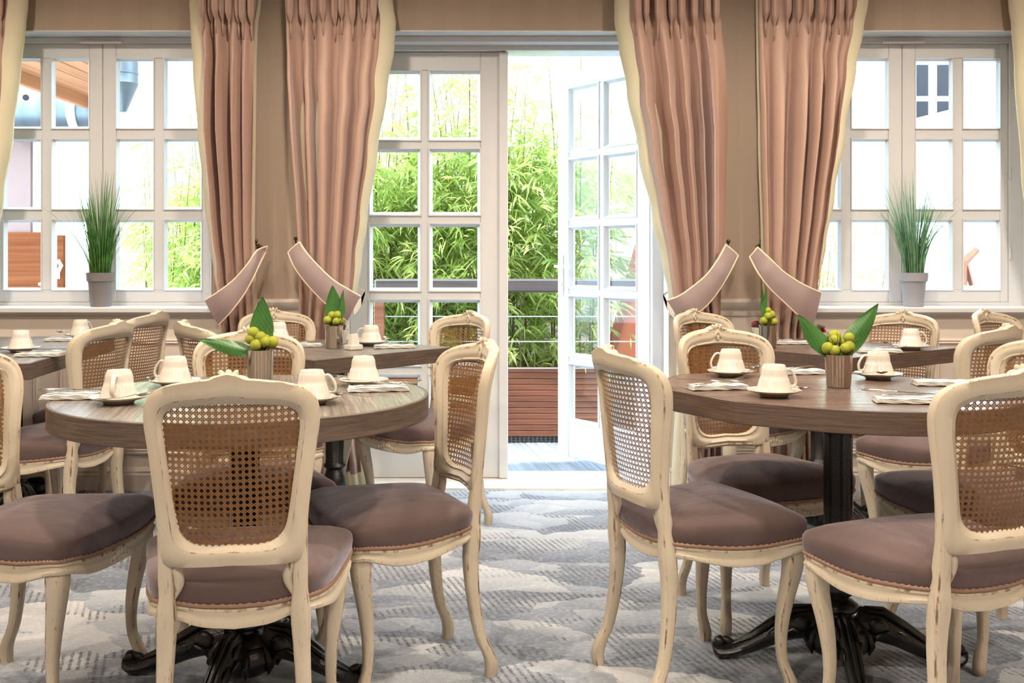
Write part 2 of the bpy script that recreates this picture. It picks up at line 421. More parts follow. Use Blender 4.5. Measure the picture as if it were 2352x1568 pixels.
# ------------------------------------------------------------------ windows and doors
def glazed_leaf(parent, w, h, stile_l, stile_r, top, bot, rows, cols, mun, th, colw=None, rowh=None, bead=.012, name='sash', mat=PAINT, panel_name='pane'):
    """leaf in local x 0..w, z 0..h, y 0..th (y=0 faces the room). Rows are given top to bottom."""
    m = MB()
    m.bbox((0, 0, 0), (stile_l, th, h)); m.bbox((w - stile_r, 0, 0), (w, th, h))
    m.bbox((stile_l, 0.001, 0), (w - stile_r, th - .001, bot)); m.bbox((stile_l, .001, h - top), (w - stile_r, th - .001, h))
    leaf = m.build(name, mat, parent, 25)
    gw, gh = w - stile_l - stile_r, h - top - bot
    cw = (gw - mun * (cols - 1)) / cols; rh = rowh or [(gh - mun * (rows - 1)) / rows] * rows
    zs = []; z = h - top
    for k in range(rows):
        zs.append((z - rh[k], z)); z -= rh[k]
        if k < rows - 1:
            MB().bbox((stile_l, .004, z - mun), (w - stile_r, th - .004, z)).build('muntin', mat, leaf, 25); z -= mun
    for c in range(cols - 1):
        x = stile_l + cw * (c + 1) + mun * c
        MB().bbox((x, .003, bot), (x + mun, th - .003, h - top)).build('muntin', mat, leaf, 25)
    for (z0, z1) in zs:
        for c in range(cols):
            x0 = stile_l + c * (cw + mun); x1 = x0 + cw
            MB().box((x0 - .004, th * .55 - .002, z0 - .004), (x1 + .004, th * .55 + .002, z1 + .004)).build(panel_name, GLASS, leaf, 0)
            mbd = MB(); loop = [(x0, z0), (x1, z0), (x1, z1), (x0, z1)]; rs = []
            for (x, z), (sx, sz) in zip(loop, ((1, 1), (-1, 1), (-1, -1), (1, -1))):
                rs.append([(x + sx * t * bead, y, z + sz * t * bead) for t, y in ((-.4, .002), (-.3, -.004), (.1, -.004), (.3, .006), (1, th * .45), (-.1, th * .5))])
            mbd.rings(rs, closed=True); mbd.build('glazing_bead', mat, leaf, 25)
    return leaf

YF = 5.22
def window(idx, xm, half, label, zb=.905, zt=2.195):
    root = obj('window_%d' % idx, None, loc=(0, 0, 0), kind='structure', label=label)
    a, b, _ = OPEN[0 if idx == 1 else 2]
    m = MB(); y0, y1 = YF - .01, YF + .07
    m.bbox((a, y0, .885), (xm - half, y1, ZH - .004)); m.bbox((xm + half, y0, .885), (b, y1, ZH - .004))
    m.bbox((xm - half, y0, zt), (xm + half, y1, ZH - .004)); m.bbox((xm - half, y0, .885), (xm + half, y1, zb))
    m.build('window_frame', PAINT, root, 25)
    h = zt - zb; s = 2.1875e-3 * YF / 5.25
    rows = [167 * s, 153 * s, 160 * s]
    for k, x0 in enumerate((xm - half, xm + .001)):
        w = half - .001
        g = glazed_leaf(root, w, h, (.040, .066)[k], (.066, .040)[k], 33 * s, 28 * s, 3, 2, 24 * s, .045, rowh=None)
        g.location = (x0, YF, zb)
    vm = MB(); vm.bbox((xm - .105, YF - .025, zt - .002), (xm + .105, YF - .008, zt + .012)); vm.bbox((xm - .100, YF - .028, zt + .000), (xm + .100, YF - .02, zt + .009)); vm.build('trickle_vent', PLASTIC, root, 25)
    for z in (1.15, 1.55, 2.0):
        hb = MB(); hb.tube([(xm + half + .004, YF - .012, z - .03), (xm + half + .004, YF - .012, z + .03)], .006, 8); hb.build('hinge', PAINT, root)
    return root
window(1, -2.045, .535, 'white twelve-pane casement window by the grey potted grass')
window(2, 1.949, .53, 'white twelve-pane casement window on the right behind the pale potted grass')

HD = 2.17
def door_frame():
    m = MB(); a, b, _ = OPEN[1]; y0, y1 = YD - .03, YO - .02
    m.bbox((a, y0, 0), (-.82, y1, ZH - .004)); m.bbox((.705, y0, 0), (b, y1, ZH - .004)); m.bbox((-.82, y0, HD), (.705, y1, ZH - .004))
    m.bbox((a, YW + .10, ZH - .035), (b, y0, ZH - .004))
    o = m.build('trim_%d' % n, PAINT, ang=25, kind='structure')
    t = MB(); t.bbox((a, YW - .01, -.02), (b, YO + .03, .012)); t.build('threshold', PLASTIC, o, 25)
    return o
door_frame(); n += 1
DK = 2.205e-3
rowh = [160 * DK, 152 * DK, 154 * DK, 152 * DK, 146 * DK]
def door_leaf(idx, w, loc, rz, label, astr):
    root = obj('door_%d' % idx, None, loc=loc, rz=rz, kind='structure', label=label)
    h = HD - .016; mun = 20 * DK; top = 42 * DK; bot = h - top - sum(rowh) - 4 * mun
    l = glazed_leaf(root, w, h, .098, .135 if astr else .098, top, bot, 5, 2, mun, .05, rowh=rowh, bead=.016, name='leaf')
    return root
d1 = door_leaf(1, .795, (-.82, YD, .014), 0, 'closed white glazed door leaf left of the doorway', True)
m = MB(); m.bbox((.755, -.020, 0), (.800, .0, HD - .02)); m.build('astragal', PAINT, d1, 25)
m = MB(); m.tube([(.775, -.012, -.012), (.775, -.012, .03)], .007, 8); m.build('floor_bolt', STEEL, d1)
# open leaf, hinged at the right jamb and swung outwards
HX, HY = .70, YD + .03
ang = math.atan2(5.93 - HY, .262 - HX)
d2 = door_leaf(2, .755, (HX, HY, .014), ang, 'open white glazed door leaf swung out onto the deck', False)
d2.scale = (1, -1, 1)
for sgn in (1,):
    m = MB(); m.bbox((.70, -.008, .90), (.728, 0, 1.13), .002); m.build('lock_plate', PLASTIC, d2, 25)
    m = MB(); m.tube([(.714, -.005, 1.065), (.714, -.045, 1.065)], .009, 10); m.tube([(.722, -.045, 1.065), (.60, -.045, 1.065)], .009, 10); m.build('door_handle', PLASTIC, d2)
    m = MB(); m.tube([(.714, -.002, .965), (.714, -.014, .965)], .010, 12); m.build('lock_cylinder', STEEL, d2)

# ------------------------------------------------------------------ ceiling lamps (warm)
def ceiling_lamp(i, x, y):
    root = obj('ceiling_lamp', None, loc=(x, y, CEIL), label='round recessed warm ceiling lamp above the dining room', cat='lamp', group='recessed ceiling lamps')
    m = MB(); m.lathe([(.035, -.004), (.055, -.004), (.058, 0), (.035, 0)], 20, cap=False); m.build('bezel', STEEL, root)
    m = MB(); m.lathe([(.034, -.002), (.001, -.003)], 16, cap=False); m.build('diffuser', LAMPE, root)
    L = bpy.data.lights.new('ceiling_lamp_light', 'SPOT'); L.energy = LAMP_POWER * (.85 if y > 3 else 1.0); L.color = LAMP_COLOR; L.shadow_soft_size = .05
    L.spot_size = R(165); L.spot_blend = .6
    l = bpy.data.objects.new('ceiling_lamp_light', L); COL.objects.link(l); l.parent = root; l.location = (0, 0, -.03)
LAMPE = m_emit('lamp_glow', LAMP_COLOR, 12)
for i, (x, y) in enumerate(LAMPS): ceiling_lamp(i, x, y)

# ------------------------------------------------------------------ cane-back chairs (local: faces +y)
def back_y(x, z):
    g = .42 + .58 * max(0, min(1, (z - .42) / .32))
    return -(.212 + .185 * max(0, z - .40)) + 2.2 * g * x * x
OUT = [(0, .490), (.07, .487), (.122, .487), (.1465, .500), (.151, .560), (.159, .64), (.168, .71), (.176, .765), (.178, .795), (.172, .828), (.152, .853), (.112, .869), (.060, .878), (.036, .881), (.020, .888), (0, .893)]
INN = [(0, .531), (.05, .529), (.084, .537), (.106, .56), (.115, .60), (.122, .65), (.130, .71), (.1365, .762), (.1375, .785), (.132, .805), (.115, .818), (.085, .824), (.048, .827), (.030, .828), (.016, .829), (0, .829)]
NH = 46
def half_loop(P):
    h = crom(P, NH); return h + [(-x, z) for x, z in h[-2:0:-1]]
LO, LI = half_loop(OUT), half_loop(INN)
SEC = [(0, -.003), (0, .009), (.10, .014), (.20, .010), (.33, .014), (.52, .019), (.70, .014), (.80, .017), (.93, .013), (1, .004), (1, -.012), (.97, -.016), (.6, -.0165), (.30, -.016), (.26, -.014), (.02, -.006)]
def make_chair():
    root = obj('cane_chair', None)
    # back frame
    m = MB(); rs = []
    for (xo, zo), (xi, zi) in zip(LO, LI):
        rs.append([(xi + (xo - xi) * t, back_y(xi + (xo - xi) * t, zi + (zo - zi) * t) + d, zi + (zo - zi) * t) for t, d in SEC])
    m.rings(rs, closed=True); m.m = [1 if k % len(SEC) in (2, 6, 10, 13) else 0 for k in range(len(m.f))]; m.build('back_frame', [CREAM, WORN], root, 60)
    # carved crest
    m = MB()
    def E(x, z, d, r, a=0):
        m.ell((x, back_y(x, z) + d, z), r, 8, 5, Matrix.Rotation(a, 3, 'Y'))
    for s_ in (-1, 1):
        E(s_ * .012, .886, .013, (.007, .008, .013), s_ * .5); E(s_ * .026, .880, .013, (.016, .007, .006), s_ * .25); E(s_ * .042, .872, .012, (.012, .006, .0045), s_ * .3)
        E(s_ * .008, .862, .016, (.005, .006, .014), -s_ * .25)
    E(0, .889, .013, (.008, .009, .010)); E(0, .870, .018, (.007, .006, .009)); E(0, .850, .016, (.005, .005, .010))
    m.build('crest_carving', CREAM, root, 80, kind='stuff')
    # cane
    poly = [(x + (xo - x) * .18, z + (zo - z) * .18) for (x, z), (xo, zo) in zip(LI, LO)]
    def inside(x, z):
        c = False; j = len(poly) - 1
        for i in range(len(poly)):
            (xi, zi), (xj, zj) = poly[i], poly[j]
            if (zi > z) != (zj > z) and x < (xj - xi) * (z - zi) / (zj - zi) + xi: c = not c
            j = i
        return c
    m = MB(); p = .0130; zc = .68
    def ribbon(ox, oz, dx, dz, w, d):
        st = .0085; run = []
        for k in range(-30, 31):
            x, z = ox + dx * k * st, oz + dz * k * st
            if inside(x, z): run.append((x, z))
            elif run: break
        if len(run) < 2: return
        v = []
        for x, z in run:
            for s_ in (-1, 1):
                a, b = x - dz * w * s_, z + dx * w * s_
                v.append((a, back_y(a, b) + d, b))
        m.add(v, [(2 * i, 2 * i + 1, 2 * i + 3, 2 * i + 2) for i in range(len(run) - 1)])
    for i in range(-12, 13):
        for o_ in (-.0014, .0014): ribbon(i * p + o_, zc, 0, 1, .0009, .002)
    for j in range(-13, 14):
        for o_ in (-.0014, .0014): ribbon(0, zc + j * p + o_, 1, 0, .0009, .0026)
    q = 1 / math.sqrt(2)
    for k in range(-24, 25):
        h = (k + .5) * p / 2; ribbon(h, zc - h, q, q, .00085, .0033); ribbon(h, zc + h, q, -q, .00085, .0013)
    m.build('cane_weave', CANE, root, 0, kind='stuff')
    # legs
    def sq(c, hx, hy, nrm=16, e=.55):
        r = []
        for i in range(nrm):
            a = 2 * pi * i / nrm; ca, sa = cos(a), sin(a)
            r.append((c[0] + hx * math.copysign(abs(ca) ** e, ca), c[1] + hy * math.copysign(abs(sa) ** e, sa), c[2]))
        return r
    rear = [(.158, -.240, 0, .014, .015), (.159, -.244, .03, .015, .017), (.157, -.236, .06, .0145, .016), (.151, -.214, .11, .014, .015), (.144, -.198, .20, .016, .017),
            (.139, -.191, .30, .018, .020), (.137, -.196, .37, .021, .022), (.136, None, .42, .0165, .019), (.1365, None, .47, .016, .017), (.1375, None, .52, .0145, .0135), (.141, None, .57, .012, .012), (.146, None, .62, .010, .010)]
    front = [(.203, 0.132, 0, .013, .013), (.204, 0.134, .018, .0155, .0155), (.199, 0.127, .045, .015, .015), (.191, 0.113, .09, .0125, .0125), (.190, 0.111, .16, .0145, .0145), (.196, 0.120, .24, .0185, .0185),
             (.205, 0.132, .31, .0225, .0225), (.207, 0.135, .355, .0255, .0255), (.203, 0.132, .395, .024, .024)]
    for s_ in (1, -1):
        for P in (rear, front):
            Q = [(x, back_y(x, z) if y is None else y, z, a, b) for x, y, z, a, b in P]
            Q = crom(Q, 26); m = MB(); rs = []
            for x, y, z, a, b in Q:
                r_ = sq((s_ * x, y, z), a, b); rs.append(r_)
            m.rings(rs); m.m = [1 if k % 16 in (1, 6, 9, 14) and k < 16 * (len(rs) - 1) else 0 for k in range(len(m.f))]; m.build('leg', [CREAM, WORN], root, 50)
    for s_ in (1, -1):
        m = MB(); P = crom([(s_ * .120, back_y(.12, .492), .495, .010), (s_ * .113, back_y(.11, .47) + .002, .470, .011), (s_ * .112, back_y(.11, .44) + .004, .445, .011), (s_ * .126, back_y(.12, .42) + .002, .415, .008)], 10)
        m.tube([q_[:3] for q_ in P], [q_[3] for q_ in P], 8); m.build('ear_bracket', CREAM, root, 60)
    # seat frame
    PL = [(0, -.192, 1), (.07, -.190, .75), (.120, -.188, .1), (.152, -.180, 0), (.178, -.135, .3), (.198, -.05, .95), (.212, .03, 1), (.224, .085, .5), (.232, .130, 0), (.227, .152, 0), (.198, .167, .1), (.12, .177, .85), (0, .183, 1)]
    h_ = crom(PL, 40); loop = h_ + [(-x, y, w) for x, y, w in h_[-2:0:-1]]
    N = len(loop); nor = []
    for i in range(N):
        a, b = loop[i - 1], loop[(i + 1) % N]; d = Vector((b[1] - a[1], -(b[0] - a[0]))).normalized(); nor.append(d)
    m = MB(); rs = []
    for (x, y, w), d in zip(loop, nor):
        zt, zb = .404 - .015 * w, .370 - .028 * w; hh = zt - zb
        rs.append([(x + d.x * k, y + d.y * k, z) for k, z in ((-.028, zt), (0, zt), (.005, zt - .004), (.006, zt - .010), (.001, zt - hh * .40), (.003, zt - hh * .62), (.007, zb + .010), (.006, zb + .003), (0, zb), (-.028, zb))])
    m.rings(rs, closed=True); m.m = [1 if k % 10 == 2 else 0 for k in range(len(m.f))]; m.build('seat_frame', [CREAM, WORN], root, 50)
    m = MB()
    for x in (-.05, -.033, -.016, 0, .016, .033, .05):
        m.ell((x, .1845, .362 + .006 * cos(x * 60)), (.010, .005, .007 + .004 * (abs(x) < .02)), 8, 4, Matrix.Rotation(x * 8, 3, 'Y'))
    for s_ in (-1, 1):
        for dz in (0, .022, .044): m.ell((s_ * (.218 - dz * .05), .150 - dz * .06, .385 - dz), (.010, .010, .013), 8, 4)
    m.build('apron_carving', CREAM, root, 80, kind='stuff')
    # cushion
    m = MB(); rs = []
    for off, sc_, zf in ((.000, 1, lambda w: .400 - .015 * w), (.007, 1, lambda w: .414 - .008 * w), (.010, 1, lambda w: .432), (.009, 1, lambda w: .446), (.004, 1, lambda w: .4535), (-.008, 1, lambda w: .460), (0, .87, lambda w: .469), (0, .70, lambda w: .478), (0, .48, lambda w: .486), (0, .22, lambda w: .490), (0, .03, lambda w: .491)):
        rs.append([((x + d.x * off) * sc_, (y + d.y * off) * sc_, zf(w)) for (x, y, w), d in zip(loop, nor)])
    m.rings(rs, False, True); m.build('seat', VELVET, root, 179)
    # gimp braid
    m = MB(); rs = []; lp = crom([(*p_,) for p_ in loop + loop[:1]], 300)[:-1]
    for i, (x, y, w) in enumerate(lp):
        a, b = lp[i - 1], lp[(i + 1) % len(lp)]; d = Vector((b[1] - a[1], -(b[0] - a[0]))).normalized()
        zz = .405 - .013 * w; r_ = .0030 + .0014 * (i % 3 == 0)
        rs.append([(x + d.x * (.006 + r_ * cos(q_)), y + d.y * (.006 + r_ * cos(q_)), zz + (r_ + .001) * sin(q_) + (.0012 if i % 3 == 0 else 0)) for q_ in (0, pi / 3, 2 * pi / 3, pi, 4 * pi / 3, 5 * pi / 3)])
    m.rings(rs, closed=True); m.build('braid', BRAID, root, 60)
    return root
CHAIRS = [
 # x, y, facing angle (deg, 0 = away from the camera, + = to the left), label
 (-0.610, 2.387, 8, 'cream cane-back chair seen from behind in front of the round left table'),
 (-1.190, 2.720, -98, 'cream cane-back chair cut by the left edge, facing the round table'),
 (-0.343, 2.852, 115, 'cream cane-back chair right of the round table, nearest the doorway on its left'),
 (-0.792, 3.181, 196, 'cream cane-back chair behind the round table, facing the camera'),
 (-1.755, 3.965, 76, 'cream cane-back chair beside the nearer of the two far-left tables'),
 (-1.855, 4.690, 76, 'cream cane-back chair by the left wall, at the farther of the far-left tables'),
 (-0.985, 4.038, -50, 'cream cane-back chair mostly hidden, its crest left of the upright leaf on the round table'),
 (-0.965, 4.560, 208, 'cream cane-back chair against the wall between the two left curtains'),
 (-0.382, 4.357, 137, 'cream cane-back chair in front of the closed glazed door leaf'),
 (0.522, 2.837, -68, 'cream cane-back chair seen from behind at the left of the dark oak table'),
 (0.791, 3.310, 198, 'cream cane-back chair behind the dark oak table, facing the camera, with orange cane'),
 (0.985, 4.490, 214, 'cream cane-back chair standing against the curtain right of the doorway'),
 (0.985, 2.490, 20, 'cream cane-back chair cut by the right edge, seen from behind'),
 (1.545, 4.420, 138, 'cream cane-back chair below the right window with the pale potted grass'),
 (1.555, 3.870, 34, 'grey-cream cane-back chair seen from behind at the far right table'),
 (2.315, 4.510, 215, 'pale grey cane-back chair in the far right corner by the wall'),
 (1.336, 3.048, 105, 'cane-back chair facing left at the right end of the dark oak table'),
]
chair0 = make_chair()
for i, (x, y, a, lab) in enumerate(CHAIRS):
    c = chair0 if i == 0 else copy_tree(chair0)
    c.location = (x, y, 0); c.rotation_euler = (0, 0, R(a)); tag(c, lab, 'chair', 'cane-back dining chairs')

# ------------------------------------------------------------------ tables
TZ, TT = .76, .058
def ped_meshes():
    col = MB(); n_ = 32
    prof = [(.115, .700), (.115, .690), (.060, .684), (.046, .668), (.043, .655), (.047, .648), (.043, .642), (.0375, .630), (.0365, .30), (.041, .292), (.046, .284), (.040, .276), (.034, .270), (.038, .255), (.047, .235), (.050, .215), (.046, .198), (.030, .188), (.028, .182),
            (.040, .176), (.054, .166), (.056, .156), (.050, .148), (.036, .142), (.036, .136), (.052, .128), (.066, .116), (.070, .108), (.066, .104), (.078, .094), (.086, .070), (.080, .045), (.060, .030), (.02, .028)]
    rs = []
    for r, z in prof[::-1]:
        fl = .0025 if .31 < z < .62 or abs(z - .30) < .001 or abs(z - .63) < .001 else 0
        rs.append([((r + fl * cos(8 * 2 * pi * i / n_ * 1)) * cos(2 * pi * i / n_), (r + fl * cos(8 * 2 * pi * i / n_)) * sin(2 * pi * i / n_), z) for i in range(n_)])
    # subdivide long shaft for ribs
    col.rings(rs)
    foot = MB(); path = [(.045, .105, .020, .050), (.10, .108, .026, .040), (.15, .090, .024, .032), (.20, .064, .022, .026), (.25, .040, .022, .022), (.29, .026, .024, .020), (.322, .022, .024, .021), (.340, .026, .018, .018), (.344, .030, .008, .010)]
    P = crom(path, 30); rs = []
    for r, z, w, h in P:
        ring = []
        for i in range(16):
            a = 2 * pi * i / 16; rib = 1 + .10 * cos(4 * a)
            ring.append((r + .25 * h * sin(a), w * cos(a) * rib, max(0.001, z + h * sin(a) * rib)))
        rs.append(ring)
    foot.rings(rs)
    carve = MB()
    carve.ell((.325, 0, .050), (.016, .018, .016), 10, 6); carve.ell((.300, 0, .052), (.022, .012, .010), 10, 5, Matrix.Rotation(-.4, 3, 'Y'))
    for s_ in (-1, 1):
        carve.tube([(.07, s_ * .012, .150), (.12, s_ * .015, .146), (.18, s_ * .014, .110), (.24, s_ * .013, .068), (.29, s_ * .010, .046)], [.004, .007, .007, .006, .003], 6)
        carve.ell((.105, s_ * .024, .110), (.030, .010, .026), 10, 6, Matrix.Rotation(.3, 3, 'Y')); carve.ell((.17, s_ * .021, .080), (.030, .008, .018), 10, 6, Matrix.Rotation(.5, 3, 'Y'))
        carve.tube([(.08, s_ * .03, .06), (.10, s_ * .036, .09), (.13, s_ * .033, .10), (.15, s_ * .028, .085)], [.003, .006, .006, .002], 6)
    carve.tube([(.07, 0, .158), (.12, 0, .153), (.18, 0, .116), (.24, 0, .072), (.29, 0, .050)], [.004, .008, .008, .007, .004], 6)
    bell = MB()
    for k in range(8):
        a = 2 * pi * k / 8 + .39
        bell.tube([(.062 * cos(a), .062 * sin(a), .112), (.083 * cos(a), .083 * sin(a), .088), (.090 * cos(a), .090 * sin(a), .060), (.082 * cos(a), .082 * sin(a), .036)], [.005, .012, .011, .003], 6)
    return [x.mesh(nm, IRON, 50) for x, nm in ((col, 'pedestal'), (foot, 'foot'), (carve, 'foot_carving'), (bell, 'base_carving'))]
PED = ped_meshes()
def pedestal(root, x, y, rz):
    p = obj('pedestal', PED[0], root, (x, y, 0)); p.rotation_euler = (0, 0, rz)
    obj('base_carving', PED[3], p)
    for k in range(4):
        f = obj('foot', PED[1], root, (x, y, 0)); f.rotation_euler = (0, 0, rz + k * pi / 2); obj('foot_carving', PED[2], f)
def top_meshes(root, poly, top, edge):
    """poly in local coordinates, counter-clockwise"""
    N = len(poly); z0, z1 = TZ - TT, TZ
    cx = sum(p[0] for p in poly) / N; cy = sum(p[1] for p in poly) / N
    def inset(d):
        out = []
        for i in range(N):
            a, b, c = Vector(poly[i - 1]), Vector(poly[i]), Vector(poly[(i + 1) % N])
            e1, e2 = (b - a).normalized(), (c - b).normalized(); n1, n2 = Vector((-e1.y, e1.x)), Vector((-e2.y, e2.x))
            nn = (n1 + n2).normalized(); out.append(tuple(b + nn * d / max(.4, nn.dot(n1))))
        return out
    i1, i2 = inset(.002), inset(.010)
    m = MB(); m.prism(i2, z0 + .001, z1); m.build('tabletop', top, root, 20)
    m = MB(); m.rings([[(x, y, z) for x, y in P] for P, z in ((i2, z1), (i1, z1), (poly, z1 - .002), (poly, z0 + .002), (i1, z0), (i2, z0))], False, False)
    m.build('edge_band', edge, root, 20)
def table(name, label, poly, peds, rz=0, loc=(0, 0, 0), top=TOPW, edge=EDGEW):
    root = obj(name, None, loc=loc, rz=rz, label=label, cat='table', group='oak dining tables on black iron pedestals')
    top_meshes(root, poly, top, edge)
    for x, y, a in peds: pedestal(root, x, y, a)
    return root
def square(w, d): return [(-w / 2, -d / 2), (w / 2, -d / 2), (w / 2, d / 2), (-w / 2, d / 2)]
circ = [(.485 * cos(2 * pi * k / 96), .485 * sin(2 * pi * k / 96)) for k in range(96)]
table('round_table', 'round grey oak table on the left with a black iron pedestal', circ, [(0, 0, R(-20))], R(12), (-.708, 2.774, 0))
# dark oak table on the right: rounded front, one straight facet at the left
c2 = (.925, 2.90)
arc = crom([(.565, 2.650), (.69, 2.560), (.80, 2.498), (.958, 2.461), (1.10, 2.485), (1.25, 2.575), (1.36, 2.74), (1.385, 2.92), (1.33, 3.08), (1.242, 3.17), (1.10, 3.26), (.934, 3.31), (.75, 3.325), (.575, 3.295), (.485, 3.20), (.443, 3.03), (.443, 2.87)], 80)
table('dining_table', 'dark oak table on the right with curved front edge and iron pedestal', [(x - c2[0], y - c2[1]) for x, y in arc], [(-.02, 0, R(-6))], 0, (*c2, 0), TOPD, EDGED)
t2 = bpy.data.objects['dining_table']
m = MB(); m.box((-.24, -.05, .675), (-.15, .0, .700)); m.box((-.20, -.06, .69), (.20, .06, .702)); m.build('leaf_bracket', IRON, t2, 0)
a = math.atan2(.553, .452)
table('dining_table', 'grey oak square table turned cornerwise in front of the closed door leaf', square(.72, .72), [(.03, -.02, -a + R(34))], a, (-.703 + .36 * (cos(a) - sin(a)), 3.724 + .36 * (sin(a) + cos(a)), 0))
a = R(37)
table('dining_table', 'dark oak square table turned cornerwise before the right curtain', square(.70, .70), [(-.03, .03, 0)], a, (1.247 + .35 * (cos(a) - sin(a)), 3.82 + .35 * (sin(a) + cos(a)), 0), TOPD, EDGED)
a = R(6)
table('dining_table', 'grey oak rectangular table cut by the left edge, the nearer of two', square(1.2, .57), [(.17, 0, R(45)), (-.4, 0, R(45))], a, (-1.67 - .6 * cos(a) - .285 * sin(a), 3.615 - .6 * sin(a) + .285 * cos(a), 0))
table('dining_table', 'grey oak rectangular table by the wall below the left window', square(1.2, .70), [(.23, 0, R(45)), (-.4, 0, R(45))], a, (-1.755 - .6 * cos(a) - .35 * sin(a), 4.215 - .6 * sin(a) + .35 * cos(a), 0))

# ------------------------------------------------------------------ curtains
YC = 4.93
ROWS = [-110, -60, -20, 10, 35, 50, 62, 75, 95, 130, 180, 240, 300, 370, 440, 500, 560, 600, 640, 680, 720, 760, 800, 860, 930, 1000, 1060, 1085, 1086, 1110, 1136]
def curtain(label, Lp, Rp, side, folds, seed, pleats):
    """side: +1 lining shows on the right edge, -1 on the left edge"""
    rnd = random.Random(seed); root = obj('curtain', None, loc=(0, 0, 0), label=label, cat='curtain', group='tied-back dusty rose curtains')
    ph = [rnd.uniform(0, 6.28) for _ in range(6)]; NU = 150
    lw = lambda py: smooth([(-110, 34), (100, 32), (300, 20), (560, 13), (700, 5), (760, 8), (1136, 14)], py)
    warp = [0]
    for k in range(folds * 2): warp.append(warp[-1] + rnd.uniform(.5, 1.7))
    warp = [w / warp[-1] for w in warp]
    def phase(s):
        for k in range(len(warp) - 1):
            if s <= warp[k + 1] or k == len(warp) - 2: return (k + (s - warp[k]) / (warp[k + 1] - warp[k])) * pi
    amp = [rnd.uniform(.5, 1.25) for _ in range(folds * 2 + 1)]
    def P(s, py):
        l, r = smooth(Lp, py), smooth(Rp, py)
        if side > 0: r -= lw(py)
        else: l += lw(py)
        t = phase(s); g = sin(t); k = min(int(t / pi), len(amp) - 1)
        A = smooth([(-110, .034), (30, .028), (55, .014), (90, .028), (300, .062), (560, .040), (620, .028), (690, .022), (760, .030), (1136, .045)], py)
        y = YC - A * amp[k] * math.copysign(abs(g) ** .75, g) - .008 * sin(5 * s + ph[0] + py * .004) - .010
        if 600 < py < 760: y -= .0
        x = l + (r - l) * (s + .012 * sin(2 * t + ph[1]) * smooth([(50, 0), (200, 1), (600, 1.2), (690, .4), (900, 1)], py))
        z = H - (py - YH) * YC / F
        return ((x - 1176) * YC / F, y, max(z, .008))
    rows = ROWS
    m = MB(); v = [P(i / (NU - 1), py) for py in rows for i in range(NU)]; f = []; mi = []
    for j in range(len(rows) - 1):
        for i in range(NU - 1): f.append((j * NU + i, j * NU + i + 1, (j + 1) * NU + i + 1, (j + 1) * NU + i)); mi.append(1 if rows[j] >= 1086 else 0)
    m.v, m.f, m.m = v, f, mi
    m.build('drape', [CURTAIN, LINING], root, 179)
    # cream lining: turned-back strip along the edge
    m = MB(); sgn = side; NL = 8
    def Lg(u, vv):
        py = rows[0] + vv * (rows[-1] - rows[0]); e = P(1 if side > 0 else 0, py); w = lw(py) * YC / F
        return (e[0] + sgn * w * sin(u * pi / 2) ** .9, e[1] + .055 * u ** 1.4 - .004 * sin(u * pi), e[2])
    m.grid(Lg, NL, 70)
    def Lb(u, vv):
        py = rows[0] + vv * (rows[-1] - rows[0]); s = (1 - u) if side > 0 else u
        p = P(s, py); e = Lg(1, vv); return (e[0] + (p[0] - e[0]) * u, max(e[1], 4.965) + .012, p[2])
    m.grid(Lb, 24, 50)
    m.build('lining', LINING, root, 179)
    # goblet pleats of the heading
    for k in range(pleats):
        s = (k + .5 + rnd.uniform(-.18, .18)) / pleats; dy = rnd.uniform(-8, 8)
        a = P(s, 52 + dy); g = MB()
        x, y, z = a[0], a[1] - .012, a[2]; rs = []
        for r, dz, dd in ((.004, -.070, .004), (.008, -.025, -.002), (.006, .0, -.004), (.014, .016, -.012), (.021, .042, -.018), (.022, .090, -.018), (.025, .20, -.016)):
            rs.append([(x + r * .75 * cos(q), y + dd + r * (1 + .35 * cos(3 * q)) * sin(q), z + dz) for q in [2 * pi * i / 14 for i in range(14)]])
        g.rings(rs, True, False); g.build('pleat', CURTAIN, root, 179)
    return root
curtain('dusty rose curtain cut by the left edge of the picture', [(-110, -170), (1136, -170)], [(-110, 60), (0, 52), (60, 46), (150, 38), (300, 22), (450, 0), (560, -18), (690, -60), (800, -50), (1136, -40)], 1, 6, 1, 6)
curtain('dusty rose curtain at the right side of the left window', [(-110, 432), (0, 429), (60, 432), (150, 438), (300, 450), (450, 466), (560, 478), (620, 488), (690, 500), (760, 503), (1136, 500)],
        [(-110, 594), (0, 593), (60, 585), (150, 583), (560, 580), (690, 584), (760, 586), (1136, 592)], -1, 4, 2, 8)
curtain('dusty rose curtain left of the closed glazed door leaf', [(-110, 654), (0, 656), (60, 659), (150, 663), (300, 672), (450, 682), (560, 688), (690, 688), (1136, 690)],
        [(-110, 900), (0, 899), (45, 907), (100, 904), (200, 888), (350, 865), (500, 842), (600, 828), (680, 816), (745, 797), (820, 803), (930, 820), (1060, 842), (1136, 850)], 1, 5, 3, 9)
curtain('dusty rose curtain right of the open glazed door leaf', [(-110, 1410), (0, 1413), (45, 1413), (100, 1423), (200, 1440), (350, 1468), (500, 1500), (600, 1523), (680, 1540), (745, 1562), (850, 1558), (1136, 1545)],
        [(-110, 1652), (0, 1650), (60, 1656), (150, 1664), (300, 1668), (450, 1664), (560, 1660), (690, 1654), (1136, 1655)], -1, 5, 4, 8)
curtain('dusty rose curtain at the left side of the right window', [(-110, 1740), (0, 1742), (300, 1750), (560, 1757), (690, 1760), (1136, 1768)],
        [(-110, 2010), (0, 2000), (60, 1990), (150, 1975), (300, 1950), (450, 1925), (560, 1905), (640, 1890), (690, 1880), (745, 1862), (850, 1862), (1136, 1872)], 1, 5, 5, 9)
